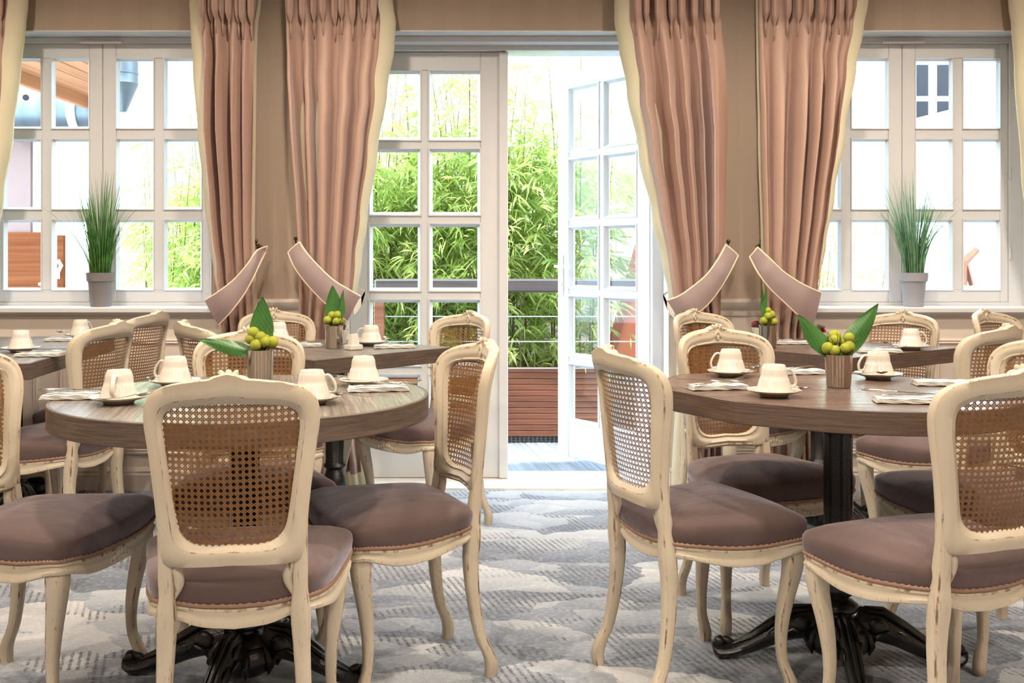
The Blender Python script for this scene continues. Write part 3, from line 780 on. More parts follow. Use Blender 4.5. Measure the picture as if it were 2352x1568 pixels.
curtain('dusty rose curtain just showing at the right edge of the picture', [(-110, 2315), (0, 2330), (60, 2338), (150, 2345), (400, 2360), (690, 2420), (800, 2410), (1136, 2400)], [(-110, 2560), (1136, 2540)], -1, 6, 6, 6)

def tieback(label, up, lo, ys, hook, hlabel):
    root = obj('curtain_tieback', None, loc=(0, 0, 0), label=label, cat='tieback', group='mauve satin curtain tiebacks')
    U, L = crom(up, 40), crom(lo, 40); Y = crom([(y,) for y in ys], 40); m = MB(); front = []; NV = 6
    def pt(i, v, d):
        px = U[i][0] + (L[i][0] - U[i][0]) * v; py = U[i][1] + (L[i][1] - U[i][1]) * v
        yy = Y[i][0] - .010 * sin(pi * v) + d
        x, y, z = PX(px, py, Y[i][0]); return (x, yy, z)
    rs = []
    for i in range(40):
        rs.append([pt(i, v / NV, -.004) for v in range(NV + 1)] + [pt(i, v / NV, .004) for v in range(NV, -1, -1)])
    # strap passing behind the drape to the hook
    m.rings(rs); m.build('band', TIE, root, 60)
    e = pt(39, .5, 0)
    m = MB(); hk = PX(hook[0], hook[1], 5.06)
    a, b = pt(39, 0, 0), pt(39, 1, 0); sx = 1 if hk[0] > e[0] else -1
    rs = []
    for t in [k / 20 for k in range(20)]:
        q = min(1, t * 4); x = e[0] + (hk[0] - e[0]) * max(0, t - .25) / .75 - sx * .016 * (1 - max(0, t - .25) / .75) * min(1, q * 3); y = Y[39][0] + (5.06 - Y[39][0]) * q ** .8; h_ = (a[2] - b[2]) / 2 * max(.12, 1 - 3 * t) * .5
        zc = e[2] + (hk[2] - .02 - e[2]) * t
        rs.append([(x, y - .003, zc + h_), (x, y + .003, zc + h_), (x, y + .003, zc - h_), (x, y - .003, zc - h_)])
    m.rings(rs); m.build('back_strap', PIPING, root, 40)
    for v in (0, 1):
        m = MB(); m.tube([pt(i, v, 0) for i in range(40)], .0048, 8); m.build('piping', PIPING, root)
    m = MB(); m.tube([pt(0, v / 4, 0) for v in range(5)], .0048, 8); m.build('piping', PIPING, root)
    hr = obj('tieback_hook', None, loc=(0, 0, 0), label=hlabel, cat='hook', group='brass tieback hooks')
    x, y, z = PX(hook[0], hook[1], 5.06)
    m = MB(); m.rings([[(x + r * cos(q), YW - d, z + r * sin(q)) for q in [2 * pi * i / 16 for i in range(16)]] for r, d in ((.014, 0), (.014, .004), (.009, .006))]); m.build('rosette', BRASS, hr)
    m = MB(); m.tube([(x, YW, z), (x, YW - .05, z), (x, YW - .065, z + .006), (x, YW - .07, z + .018)], .0035, 8); m.build('stem', BRASS, hr)
    m = MB(); m.ell((x, YW - .07, z + .024), (.010, .010, .010), 14, 8); m.build('knob', BRASS, hr)
tieback('mauve tieback around the curtain beside the left window', [(614, 566), (590, 576), (570, 605), (540, 640), (505, 668), (471, 690)], [(610, 579), (598, 602), (580, 640), (560, 676), (530, 716), (502, 746)],
        [4.95, 4.84, 4.80, 4.79, 4.785, 4.81], (594, 566), 'brass hook on the wall right of the left window curtain')
tieback('mauve tieback around the curtain left of the closed door leaf', [(688, 556), (705, 582), (732, 612), (765, 643), (800, 665), (828, 681)], [(662, 580), (676, 612), (702, 648), (735, 684), (766, 712), (798, 738)],
        [4.86, 4.80, 4.785, 4.78, 4.78, 4.81], (684, 560), 'brass hook on the wall left of the door curtain')
tieback('mauve tieback around the curtain right of the open door leaf', [(1667, 562), (1650, 594), (1624, 630), (1592, 658), (1560, 680), (1532, 690)], [(1695, 587), (1676, 625), (1652, 665), (1626, 698), (1596, 724), (1566, 746)],
        [4.90, 4.81, 4.79, 4.785, 4.785, 4.81], (1668, 566), 'brass hook on the wall right of the door curtain')
tieback('mauve tieback around the curtain beside the right window', [(1740, 568), (1766, 592), (1797, 622), (1830, 645), (1860, 661), (1886, 672)], [(1722, 590), (1741, 625), (1767, 660), (1800, 692), (1832, 722), (1866, 752)],
        [4.90, 4.81, 4.79, 4.785, 4.785, 4.81], (1744, 566), 'brass hook on the wall left of the right window curtain')

# ------------------------------------------------------------------ potted grass on the window boards
def potted_grass(px, mat, reed, label, seed, lean):
    rnd = random.Random(seed); x = (px - 1176) * 5.10 / F; zt = .889
    root = obj('potted_grass', None, loc=(x, 5.11, zt), label=label, cat='plant', group='potted grasses on the window boards')
    m = MB(); m.lathe([(.044, 0), (.047, .002), (.058, .118), (.060, .122), (.066, .124), (.069, .160), (.070, .165), (.066, .165), (.062, .135), (.001, .135)], 32); m.build('pot', mat, root, 30)
    m = MB()
    for k in range(210):
        a = rnd.uniform(0, 2 * pi); r0 = .045 * math.sqrt(rnd.random()); ln = rnd.uniform(.30, .56) * (1 if rnd.random() < .85 else .8)
        out = rnd.uniform(.02, .14) * (2.2 if rnd.random() < .10 else 1); d = Vector((cos(a), sin(a) * .55 - .1)); w = rnd.uniform(.0016, .0030)
        pts = []
        for j in range(7):
            t = j / 6; pts.append(Vector((r0 * cos(a) + d.x * out * t ** 1.8 + lean * t * t, r0 * sin(a) + d.y * out * t ** 1.8, .13 + ln * (t - .12 * out * 4 * t ** 3))))
        tw = rnd.uniform(0, pi); off = Vector((cos(tw), sin(tw), 0)); v = []
        for j, p in enumerate(pts):
            ww = w * (1 - (j / 6) ** 2 * .92); v += [p - off * ww, p + off * ww]
        m.add(v, [(2 * j, 2 * j + 1, 2 * j + 3, 2 * j + 2) for j in range(6)])
    m.build('grass_blades', reed, root, 179, kind='stuff')
potted_grass(229, POTG, REED, 'dark green potted grass in a grey pot on the left window board', 11, -.005)
potted_grass(2100, POTL, REED_GLARE, 'glare-paled green potted grass in a pale grey pot on the right window board', 12, -.01)

# ------------------------------------------------------------------ table settings
def make_cup():
    """porcelain cup standing upside down; local z=0 is its rim"""
    root = obj('coffee_cup', None); m = MB()
    m.lathe([(.0455, .002), (.0478, 0), (.0482, .002), (.0452, .010), (.0420, .020), (.0388, .030), (.0366, .0365), (.0354, .0378), (.0346, .046), (.0333, .056), (.0318, .0625), (.0296, .0655), (.0290, .069), (.0278, .0705), (.0262, .0695), (.0255, .0665), (.020, .0655), (.001, .0655)], 40, cap=False)
    m.lathe([(.0455, .002), (.0420, .012), (.035, .033), (.031, .052), (.022, .060), (.001, .061)][::-1], 32, cap=False)
    m.build('bowl', CHINA, root, 40)
    m = MB(); P = crom([(.0320, 0, .056), (.041, 0, .058), (.050, 0, .050), (.0575, 0, .036), (.0590, 0, .022), (.054, 0, .013), (.043, 0, .015)], 22); rs = []
    for i, p in enumerate(P):
        a, b = Vector(P[max(0, i - 1)]), Vector(P[min(21, i + 1)]); t = (b - a).normalized(); u = Vector((0, 1, 0)); w = t.cross(u)
        rs.append([tuple(Vector(p) + u * (.0062 * cos(q)) + w * (.0034 * sin(q))) for q in [2 * pi * k / 10 for k in range(10)]])
    m.rings(rs); m.build('handle', CHINA, root, 179)
    return root
def make_saucer():
    m = MB(); m.lathe([(.001, .0075), (.026, .0075), (.030, .0095), (.050, .0125), (.066, .0165), (.0705, .0185), (.0712, .0178), (.068, .0145), (.050, .0090), (.040, .0065), (.037, .0015), (.035, 0), (.032, .0005), (.031, .004), (.001, .005)], 48)
    return m.mesh('saucer', CHINA, 50)
def make_spoon():
    root = obj('teaspoon', None); m = MB(); v = []
    def sec(x, w, z, dip): return [(x, w * cos(q), z + dip * (1 - (cos(q)) ** 2) * (1 if sin(q) < 0 else -1) * -.0 + .0011 * sin(q)) for q in [2 * pi * k / 10 for k in range(10)]]
    m.rings([sec(x, w, z, 0) for x, w, z in ((-.065, .002, .006), (-.062, .0048, .006), (-.045, .0042, .0035), (-.020, .0026, .002), (.010, .0020, .004), (.026, .0022, .006))]); m.build('handle', STEEL, root, 60)
    m = MB()
    def bowl(u, vv):
        a = 2 * pi * u; r = vv; x = .046 + .0215 * r * cos(a); y = .0130 * r * sin(a) * (1 - .10 * cos(a)); return (x, y, .0062 - .0050 * (1 - r * r) + .001 * r)
    m.grid(bowl, 20, 6, cu=True)
    m.grid(lambda u, vv: tuple(Vector(bowl(u, 1 - vv)) - Vector((0, 0, .0010 * vv))), 20, 6, cu=True)
    m.build('bowl', STEEL, root, 179)
    return root
def make_fork():
    root = obj('fork', None); m = MB()
    def sec(x, w, z): return [(x, w * cos(q), z + .0013 * sin(q)) for q in [2 * pi * k / 10 for k in range(10)]]
    m.rings([sec(x, w, z) for x, w, z in ((-.095, .003, .003), (-.092, .0068, .003), (-.065, .0055, .003), (-.020, .0028, .004), (.020, .0030, .0075), (.032, .0075, .0085), (.042, .0105, .0080), (.050, .0110, .0070))]); m.build('handle', STEEL, root, 60)
    for k in range(4):
        y = -.0090 + k * .0060; m = MB(); m.tube([(.048, y, .0072), (.062, y, .0065), (.076, y * .98, .0085), (.090, y * .95, .0125)], [.0017, .0015, .0013, .0006], 6); m.build('tine', STEEL, root)
    return root
def make_knife():
    root = obj('knife', None); m = MB()
    def sec(x, w, z, t): return [(x, w * cos(q), z + t * sin(q)) for q in [2 * pi * k / 10 for k in range(10)]]
    m.rings([sec(x, w, .004, t) for x, w, t in ((-.100, .003, .002), (-.097, .0072, .0030), (-.06, .0062, .0034), (-.015, .0050, .0032), (-.010, .0040, .002))]); m.build('handle', STEEL, root, 60)
    m = MB(); m.rings([[(x, y0, .004 + t), (x, y1, .0042), (x, y0, .004 - t)] for x, y0, y1, t in ((-.012, -.004, .005, .0012), (.02, -.005, .008, .0010), (.075, -.005, .008, .0009), (.095, -.004, .004, .0007), (.103, -.003, -.001, .0004))]); m.build('blade', STEEL, root, 20)
    return root
def make_napkin():
    m = MB()
    for k, (w, d) in enumerate(((.082, .036), (.080, .035), (.079, .033), (.077, .032))):
        rs = []
        for i in range(16):
            x = -w + 2 * w * i / 15; zz = .0008 + k * .0030 + .0010 * sin(i * 1.3 + k)
            rs.append([(x, -d, zz + .0003), (x, -d - .002, zz + .0018), (x, -d, zz + .0028), (x, 0, zz + .0031 + .0006 * sin(i)), (x, d, zz + .0028), (x + .004, d + .003 * sin(i * .9 + k), zz + .0012), (x, d, zz)])
        m.rings(rs)
    return m.mesh('napkin', LINEN, 60)
CUP0, SAUC0, SPOON0, FORK0, KNIFE0, NAP0 = make_cup(), make_saucer(), make_spoon(), make_fork(), make_knife(), make_napkin()
USED = set()
def place(src, x, y, z, rz, label, cat, group, tilt=(0, 0)):
    if src.name in USED: o = copy_tree(src)
    else: o = src; USED.add(src.name)
    o.location = (x, y, z); o.rotation_euler = (tilt[0], tilt[1], rz); return tag(o, label, cat, group)
def cup(px, py, ha, where, spoon=None):
    """px, py: centre of the saucer on the table; ha: handle direction in degrees (0 = right, 90 = away)"""
    x, y, _ = ON(px, py, TZ)
    obj('saucer', SAUC0, loc=(x, y, TZ + .0005), label='white saucer under the upturned cup ' + where, cat='saucer', group='saucers on the tables')
    place(CUP0, x, y, TZ + .0130, R(ha), 'upturned white coffee cup ' + where, 'cup', 'upturned coffee cups')
    if spoon is not None:
        a = R(spoon[0]); d = max(.0665, spoon[1]) if len(spoon) > 1 else .0665
        place(SPOON0, x + d * cos(a), y + d * sin(a), TZ + .0200, a + R(spoon[2] if len(spoon) > 2 else 80), 'steel teaspoon on the saucer ' + where, 'spoon', 'teaspoons', (0, R(-4)))
def napkin(px, py, rz, where, fork=None, knife=None):
    x, y, _ = ON(px, py, TZ)
    obj('napkin', NAP0, loc=(x, y, TZ + .0005), rz=R(rz), label='folded white napkin ' + where, cat='napkin', group='folded napkins')
    if fork is not None:
        place(FORK0, x + fork[1], y + fork[2], TZ + .0150, R(fork[0]), 'steel fork on the napkin ' + where, 'fork', 'forks')
    if knife is not None:
        place(KNIFE0, x + knife[1], y + knife[2], TZ + .0155 + (.006 if fork is not None else 0), R(knife[0]), 'steel knife on the napkin ' + where, 'knife', 'knives')
# round table on the left
cup(273, 926, -85, 'nearest the left rim of the round table', (-60, .052, 78))
napkin(176, 915, 6, 'at the left rim of the round table', (8, .02, .0), (3, .01, -.014))
cup(402, 886, 175, 'at the back left of the round table', (200, .060, 95))
cup(716, 926, 5, 'behind the near chair on the round table', (-12, .118, 200))
cup(835, 885, 100, 'at the right of the round table', (150, .062, 88))
napkin(868, 897, 12, 'at the right rim of the round table', (14, .03, -.004), (150, -.02, .0))
# dark oak table on the right
cup(1678, 864, 172, 'at the back left of the dark oak table', (-35, .066, 88))
cup(1778, 910, 8, 'at the front of the dark oak table', (-26, .118, 200))
napkin(1647, 893, 10, 'with a fork at the left of the dark oak table', (35, .01, .004), (160, -.03, -.012))
cup(2017, 870, 180, 'right of the plant on the dark oak table', (222, .066, 95))
napkin(1834, 858, 6, 'at the back of the dark oak table', None, (40, -.01, 0))
napkin(2085, 924, -8, 'at the front right of the dark oak table', (-12, .03, -.004), (-30, -.01, .01))
napkin(2165, 884, -5, 'beside the right end of the dark oak table', None, None)
# cornerwise grey table
cup(852, 793, 178, 'beside the salt and pepper block', (20, .062, 80))
napkin(905, 799, 14, 'with a fork on the cornerwise table by the door', (40, 0, 0), None)
napkin(694, 796, 4, 'left of the plant on the cornerwise table by the door', None, (30, .03, 0))
cup(640, 783, 120, 'at the back left of the cornerwise table')
# cornerwise dark table
cup(2092, 803, -10, 'on the far right cornerwise table', (150, .06, 60))
napkin(2018, 809, -3, 'on the far right cornerwise table', (0, .02, .0), None)
napkin(1818, 790, 4, 'behind the small plant on the far right cornerwise table', None, (25, .01, 0))
# far left tables
cup(48, 808, 100, 'on the nearer of the far-left tables', (170, .06, 60))
napkin(92, 818, 3, 'on the nearer of the far-left tables', (4, .01, 0), None)
cup(185, 776, 60, 'on the table below the left window', (150, .06, 60))
napkin(150, 783, 4, 'on the table below the left window', (8, .02, 0), None)

def plant(px, py, label, leaves, balls, seed, grass=3, sc=1.0):
    """steel cup with broad leaves and round flower heads; leaves = (azimuth, elevation, length, width, roll)"""
    rnd = random.Random(seed); x, y, _ = ON(px, py, TZ)
    root = obj('flower_arrangement', None, loc=(x, y, TZ + .0006), label=label, cat='plant', group='table flower arrangements in steel cups')
    m = MB(); m.lathe([(.030, 0), (.0325, .001), (.0335, .004), (.0375, .088), (.0385, .090), (.0385, .092), (.0370, .092), (.0360, .085), (.032, .010), (.001, .010)], 40); m.build('steel_cup', CUPM, root, 35)
    m = MB(); m.lathe([(.0355, .078), (.001, .080)], 20, cap=False); m.build('moss', BLADE, root)
    for az, el, ln, w, roll in leaves:
        a, e = R(az), R(el); d = Vector((cos(a) * cos(e), sin(a) * cos(e), sin(e)))
        side = d.cross(Vector((0, 1, 0))).normalized()
        side = Matrix.Rotation(R(roll), 3, d) @ side; nrm = side.cross(d).normalized(); st = Vector((d.x * .012, d.y * .012, .082))
        def lf(u, vv, off=0):
            t = vv; hw = w * (sin(pi * min(1, t * 1.0) ** .80) ** .85) * (1 - .15 * t) + .0015 * (1 - t); s_ = (u - .5) * 2
            p = st + d * (ln * t) - nrm * (.16 * ln * t * t * .4) + side * (hw * s_) + nrm * (.28 * hw * abs(s_) + .0025 * sin(9 * t + 3 * s_) * abs(s_) + off)
            return tuple(p)
        m = MB(); m.grid(lambda u, vv: lf(u, vv), 9, 22); m.grid(lambda u, vv: lf(1 - u, vv, -.0008), 9, 22)
        lo = m.build('leaf', BIGLEAF, root, 179)
        m = MB(); m.tube([lf(.5, k / 10, .0006) for k in range(1, 11)], [.0014 * (1 - k / 12) for k in range(10)], 6); m.build('midrib', BLADE, lo)
    for bx, by, bz in balls:
        r = .0138 * rnd.uniform(.92, 1.1); m = MB(); n_, k_ = 26, 18; rs = []
        for j in range(k_ + 1):
            th = pi * (j + .05) / (k_ + .1)
            rs.append([(bx + r * (1 + (.16 if (i + j) % 2 else -.12)) * sin(th) * cos(2 * pi * i / n_), by + r * (1 + (.16 if (i + j) % 2 else -.12)) * sin(th) * sin(2 * pi * i / n_), .092 + bz + r * (1 + (.16 if (i + j) % 2 else -.12)) * cos(th)) for i in range(n_)][::-1])
        m.rings(rs); b = m.build('flower_head', BALL, root, 179)
        m = MB(); m.tube([(bx * .4, by * .4, .08), (bx * .9, by * .9, .092 + bz - r * .6)], .0014, 6); m.build('stalk', BLADE, b)
    for k in range(grass):
        a = rnd.uniform(0, 6.28); ln = rnd.uniform(.05, .085); o = rnd.uniform(.005, .05); m = MB()
        m.tube([(.01 * cos(a) + o * cos(a) * t * t, .01 * sin(a) + o * sin(a) * t * t, .082 + ln * t) for t in (0, .3, .6, .85, 1)], [.0012, .0013, .0011, .0007, .0002], 5); m.build('grass_blade', BLADE, root)
    root.scale = (sc, sc, sc)
    return root
plant(597, 880, 'flower arrangement with one upright and one sideways leaf on the round table', [(60, 86, .155, .034, 8), (180, 13, .160, .021, 15)], [(-.022, -.012, .030), (-.016, -.008, .046), (.004, -.012, .034), (-.004, -.028, .014), (.018, -.020, .022), (.034, -.004, .020), (.010, .012, .026)], 21, 3, 1.06)
plant(1926, 889, 'flower arrangement with two leaves spread like a V on the dark oak table', [(178, 47, .165, .029, 15), (3, 55, .185, .030, -15)], [(-.034, -.012, .018), (-.018, -.022, .012), (-.012, .0, .040), (-.006, .014, .050), (.012, -.022, .018), (.030, .0, .046), (.026, -.012, .022), (.018, .014, .032)], 22, 6, 1.0)
plant(767, 800, 'small flower arrangement with two upright leaves by the salt and pepper block', [(110, 84, .172, .037, 0), (10, 74, .155, .026, -45)], [(-.024, -.010, .022), (-.008, .004, .040), (.014, .0, .042), (.012, -.020, .018), (.024, .004, .020)], 23, 0, 1.0)
plant(1764, 799, 'small flower arrangement with two narrow upright leaves before the right curtain', [(172, 79, .165, .020, 50), (150, 84, .160, .022, 45)], [(-.020, -.012, .018), (-.002, -.010, .036), (.0, .006, .058), (.014, .004, .042), (.022, -.012, .014)], 24, 4, 1.0)

# salt and pepper block, pots of sachets
def salt_pepper(px, py):
    x, y, _ = ON(px, py, TZ)
    root = obj('salt_and_pepper_set', None, loc=(x, y, TZ + .0006), rz=R(40), label='white square salt and pepper set on the cornerwise table by the door', cat='condiment set')
    m = MB(); m.bbox((-.028, -.028, 0), (.028, .028, .020), .003); m.build('tray', CHINA, root, 30)
    for k, (dx, dy) in enumerate(((-.009, -.007), (.011, .009))):
        m = MB(); m.rings([[(dx + sx * h_, dy + sy * h_, z) for sx, sy in ((-1, -1), (1, -1), (1, 1), (-1, 1))] for h_, z in ((.0135, .020), (.0095, .060), (.0085, .063))]); m.build('shaker', CHINA, root, 30)
salt_pepper(812, 803)
def sachet_pot(px, py, label, seed):
    rnd = random.Random(seed); x, y, _ = ON(px, py, TZ)
    root = obj('sachet_pot', None, loc=(x, y, TZ + .0006), label=label, cat='pot', group='white pots of sachets')
    m = MB(); m.lathe([(.026, 0), (.028, .001), (.030, .006), (.042, .062), (.040, .062), (.029, .008), (.001, .008)], 32); m.build('pot', CHINA, root, 40)
    for k in range(6):
        a = rnd.uniform(0, 6.28); r = rnd.uniform(.006, .024); m = MB(); m.bbox((-.016, -.003, -.03), (.016, .003, .03), .001)
        m.xf(Matrix.Translation((r * cos(a), r * sin(a), .055 + rnd.uniform(-.008, .01))) @ Matrix.Rotation(rnd.uniform(-.5, .5), 4, 'Y') @ Matrix.Rotation(rnd.uniform(0, 3), 4, 'Z')); m.build('sachet', SACHR if k == 2 else SACHET, root, 0)
sachet_pot(778, 790, 'white pot of sachets behind the small plant by the door', 31)
sachet_pot(1879, 797, 'white pot of dark sachets behind the V-shaped leaves of the right plant', 32)
sachet_pot(1748, 784, 'white pot half hidden behind the small plant before the right curtain', 33)

# ------------------------------------------------------------------ outside: deck, planter, railing, bamboo, neighbours
dk = obj('deck_floor', None, loc=(0, 0, 0), kind='structure', label='weathered grey deck boards outside the doorway')
MB().box((-3.4, YO, -.12), (3.6, 6.50, -.062)).build('deck_base', RENDG, dk, 0)
bm = MB(); bw = .262; rn = random.Random(3)
bmesh0 = None
for k in range(-13, 15):
    x0 = k * (bw + .008); skew = .0
    if bmesh0 is None:
        q = MB(); q.bbox((0, -.2, -.062), (bw, 1.3, -.034), .003)
        for g in range(8): q.box((.012 + g * .031, -.2, -.035), (.030 + g * .031, 1.3, -.0325))
        bmesh0 = q.mesh('board', DECK, 25)
    b = obj('board', bmesh0, dk, (x0, YO + .01, rn.uniform(-.001, .001)), R(9.4))
MB().box((-14, 6.5, -.5), (14, 22, -.12)).build('ground', RENDG, ang=0, kind='structure')

pl = obj('bamboo_planter', None, loc=(0, 0, 0), label='long red hardwood slatted planter holding the bamboo', cat='planter')
sl = MB(); sl.bbox((0, 0, 0), (1.6, .022, .034), .003); slm = sl.mesh('slat', HARD, 25)
Ypl = 6.56
for k in range(12):
    obj('slat', slm, pl, (-2.60, Ypl, .008 + k * .0363))
    obj('slat', slm, pl, (-.995, Ypl, .008 + k * .0363))
MB().box((-2.6, Ypl + .03, -.06), (0.605, Ypl + .05, .43)).build('liner', RENDG, pl, 0)
MB().box((-2.6, Ypl + .05, .30), (0.605, Ypl + .60, .41)).build('soil', CULM, pl, 0)
MB().box((-2.6, Ypl + .60, -.06), (0.605, Ypl + .62, .43)).build('liner', RENDG, pl, 0)
m = MB()
for i in range(118):
    m.box((-2.6 + i * .0135 * 2, Ypl + .012, -.055), (-2.592 + i * .0135 * 2, Ypl + .016, .006))
for j in range(5): m.box((-2.6, Ypl + .016, -.05 + j * .0135), (.60, Ypl + .018, -.046 + j * .0135))
m.build('base_mesh', GRILLE, pl, 0, kind='stuff')

rl = obj('deck_railing', None, loc=(0, 0, 0), label='weathered timber handrail with steel wires at the deck edge', cat='railing')
Yr = 6.47
m = MB(); m.bbox((-.85, Yr - .035, .915), (1.5, Yr + .035, .998), .012); m.build('handrail', HANDR, rl, 30)
for z in (.765, .61, .445):
    m = MB(); m.tube([(-.85, Yr, z), (1.5, Yr, z)], .0042, 6); m.build('wire', WIRE, rl)
for x in (-.82, 1.45):
    m = MB(); m.bbox((x - .03, Yr - .03, -.06), (x + .03, Yr + .03, .92), .004); m.build('post', HARD, rl, 25)

# bamboo
def bamboo(name, label, cat, kind, clumps, seed):
    """clumps: (x, y, height, density table, leaves, spread)"""
    rnd = random.Random(seed); root = obj(name, None, loc=(0, 0, 0), label=label, cat=cat, kind=kind)
    m = MB(); V, Fc = [], []
    def leaf(p, d, ln, w):
        d = d.normalized(); s_ = d.cross(Vector((rnd.uniform(-1, 1), rnd.uniform(-1, 1), rnd.uniform(-1, 1)))).normalized(); b = len(V); dn = Vector((0, 0, ln))
        V.extend([tuple(p), tuple(p + d * ln * .35 + s_ * w), tuple(p + d * ln * .35 - s_ * w), tuple(p + d * ln * .72 + s_ * w * .7 - dn * .10), tuple(p + d * ln * .72 - s_ * w * .7 - dn * .10), tuple(p + d * ln - dn * .26)])
        Fc.extend([(b, b + 1, b + 2), (b + 1, b + 3, b + 4, b + 2), (b + 3, b + 5, b + 4)])
    for x, y, hmax, dens, nleaf, spread in clumps:
        culms = []; base = Vector((x, y, .40 if kind else -.12))
        for k in range(11):
            bx, by = rnd.uniform(-.17, .17), rnd.uniform(-.16, .2); hh = hmax * rnd.uniform(.55, 1.0); lx, ly = rnd.uniform(-.22, .22), rnd.uniform(-.22, .10)
            pts = [tuple(base + Vector((bx + lx * t ** 2 * hh / 2, by + ly * t ** 2 * hh / 2, hh * t))) for t in [q / 8 for q in range(9)]]
            culms.append((pts, hh)); m.tube(pts, [.007 * (1 - .7 * q / 8) for q in range(9)], 6)
        cnt = 0
        while cnt < nleaf:
            pts, hh = rnd.choice(culms); t = rnd.random() ** .85 * .98 + .02
            if rnd.random() > lerp(dens, hh * t): continue
            i = min(int(t * 8), 7); u = t * 8 - i; p = Vector(pts[i]).lerp(Vector(pts[i + 1]), u)
            a = rnd.uniform(0, 2 * pi); br = rnd.uniform(.03, spread); q = p + Vector((cos(a) * br, sin(a) * br, rnd.uniform(-.10, .08)))
            for _ in range(rnd.randint(4, 7)):
                da = a + rnd.uniform(-1.1, 1.1); d = Vector((cos(da), sin(da), rnd.uniform(-.85, .30))); leaf(q + Vector((rnd.uniform(-.02, .02), rnd.uniform(-.02, .02), rnd.uniform(-.02, .02))), d, rnd.uniform(.085, .15), rnd.uniform(.0045, .0085)); cnt += 1
    m.build('culms', CULM, root, 60, kind='stuff')
    lf = MB(); lf.add(V, Fc); lf.build('foliage', BAMBOO, root, 0, kind='stuff')
D1 = [(0, .55), (.4, .9), (1.25, 1), (1.55, .35), (2.4, .25)]
D2 = [(0, .8), (1.0, 1), (1.35, .6), (1.7, .1), (2.6, .06)]
CL = [(-2.28 + k * .27, 6.90, 1.75 if k < 5 else 2.45, D2 if k < 5 else D1, 2700 if k < 5 else 3600, .24) for k in range(11)]
bamboo('bamboo_hedge', 'dense light green bamboo hedge growing behind the deck railing', 'hedge', 'stuff', CL, 40)
bamboo('bamboo_plant', 'small bamboo plant seen low at the left of the right window', 'plant', None, [(2.30, 7.3, 1.9, [(0, .2), (.8, .6), (1.9, 1)], 600, .2)], 70)

# neighbouring buildings
fw = obj('boundary_wall', None, loc=(0, 0, 0), label='pale beige boundary wall close behind the bamboo', cat='wall')
MB().box((-2.55, 7.5, -.5), (1.85, 7.62, 1.62)).build('masonry', RENDER_, fw, 0)
MB().box((-2.58, 7.46, 1.62), (1.88, 7.66, 1.67)).build('coping', RENDW, fw, 0)
nb = obj('neighbour_building', None, loc=(0, 0, 0), label='pale cream house wall beyond the bamboo', cat='building')
MB().box((-3.60, 9.4, -.5), (3.2, 9.7, 5.5)).build('facade', RENDER_, nb, 0)
MB().box((-3.12, 9.34, -.5), (-3.02, 9.4, 5.5)).build('pilaster', RENDW, nb, 0)
def slab(x0, y0, x1, y1, Y, th, name, mat, parent, ang=0):
    a_, b_ = PX(x0, y0, Y), PX(x1, y1, Y)
    return MB().box((a_[0], Y, b_[2]), (b_[0], Y + th, a_[2])).build(name, mat, parent, ang)
lb = obj('outbuilding', None, loc=(0, 0, 0), label='low white outbuilding with wooden eave seen in the left window', cat='building')
MB().box((-6.2, 9.75, -.5), (-3.60, 9.95, 3.4)).build('wall', RENDW, lb, 0)
slab(-60, 298, 70, 533, 9.70, .04, 'wall_panel', plain('pink_render', (.14, .085, .075), .9, .05, 2), lb)
dd = slab(8, 533, 105, 900, 9.64, .05, 'wooden_door', DOORW, lb)
X0, Y0, Z0 = PX(97, 652, 9.62); m = MB(); m.tube([(X0, Y0, Z0), (X0, Y0 - .05, Z0), (X0 + .06, Y0 - .05, Z0)], .016, 8); m.build('door_knob', PLASTIC, dd)
dd = slab(131, 540, 145, 900, 9.64, .05, 'door_post', DOORW, lb)
X0, Y0, Z0 = PX(133, 640, 9.60); m = MB(); m.tube([(X0, Y0, Z0), (X0, Y0, Z0 + .06), (X0 + .03, Y0, Z0 + .12), (X0, Y0, Z0 + .17)], .018, 8); m.build('door_handle', PLASTIC, dd)
for k in range(6):
    xk = -3.74 + k * .158; ye = min(9.28, xk * 2400 / (232 - 1176))
    m = MB(); m.bbox((0, 0, 0), (.150, ye - 6.9, .03), .004); m.xf(Matrix.Translation((xk, 6.9, 2.55))); m.build('eave_board', SOFFIT, lb, 25)
m = MB(); m.bbox((-3.80, 6.9, 2.46), (-3.75, 9.28, 2.60), .004); m.build('fascia', SOFFIT, lb, 25)

dc = obj('ventilation_duct', None, loc=(0, 0, 0), label='ribbed galvanised duct under the wooden eave', cat='duct')
m = MB(); pts = [(-4.85 + .03 * k, 9.50, 2.46) for k in range(42)]; m.tube(pts, [.175 + (.008 if k % 5 == 0 else 0) for k in range(42)], 24); m.build('pipe', ZINC, dc, 30)
m = MB(); m.tube([(-3.98, 9.50, 2.46), (-3.90, 9.50, 2.46)], .190, 24); m.build('collar', WIRE, dc, 40)
slab(120, 289, 205, 300, 9.45, .1, 'bracket', REDP, dc)
dp = obj('rainwater_hopper', None, loc=(0, 0, 0), label='grey rainwater hopper and pipe on the pale wall', cat='gutter')
m = MB(); X0, Y0, Z0 = PX(283, 200, 9.2); m.lathe([(.02, -.22), (.03, -.215), (.125, 0.02), (.13, .03), (.125, .04), (.125, .11), (.13, .115), (.13, .125), (.125, .13), (.125, .9)], 24, (X0, Y0, Z0)); m.build('hopper', ZINC, dp, 30)
sc_ = obj('security_camera', None, loc=(0, 0, 0), label='white bullet security camera below the soffit', cat='camera')
X0, Y0, Z0 = PX(60, 226, 8.6)
m = MB(); m.tube([(X0 - .10, Y0 + .12, Z0 + .06), (X0 + .02, Y0 - .05, Z0)], .042, 16); m.build('body', PLASTIC, sc_, 40)
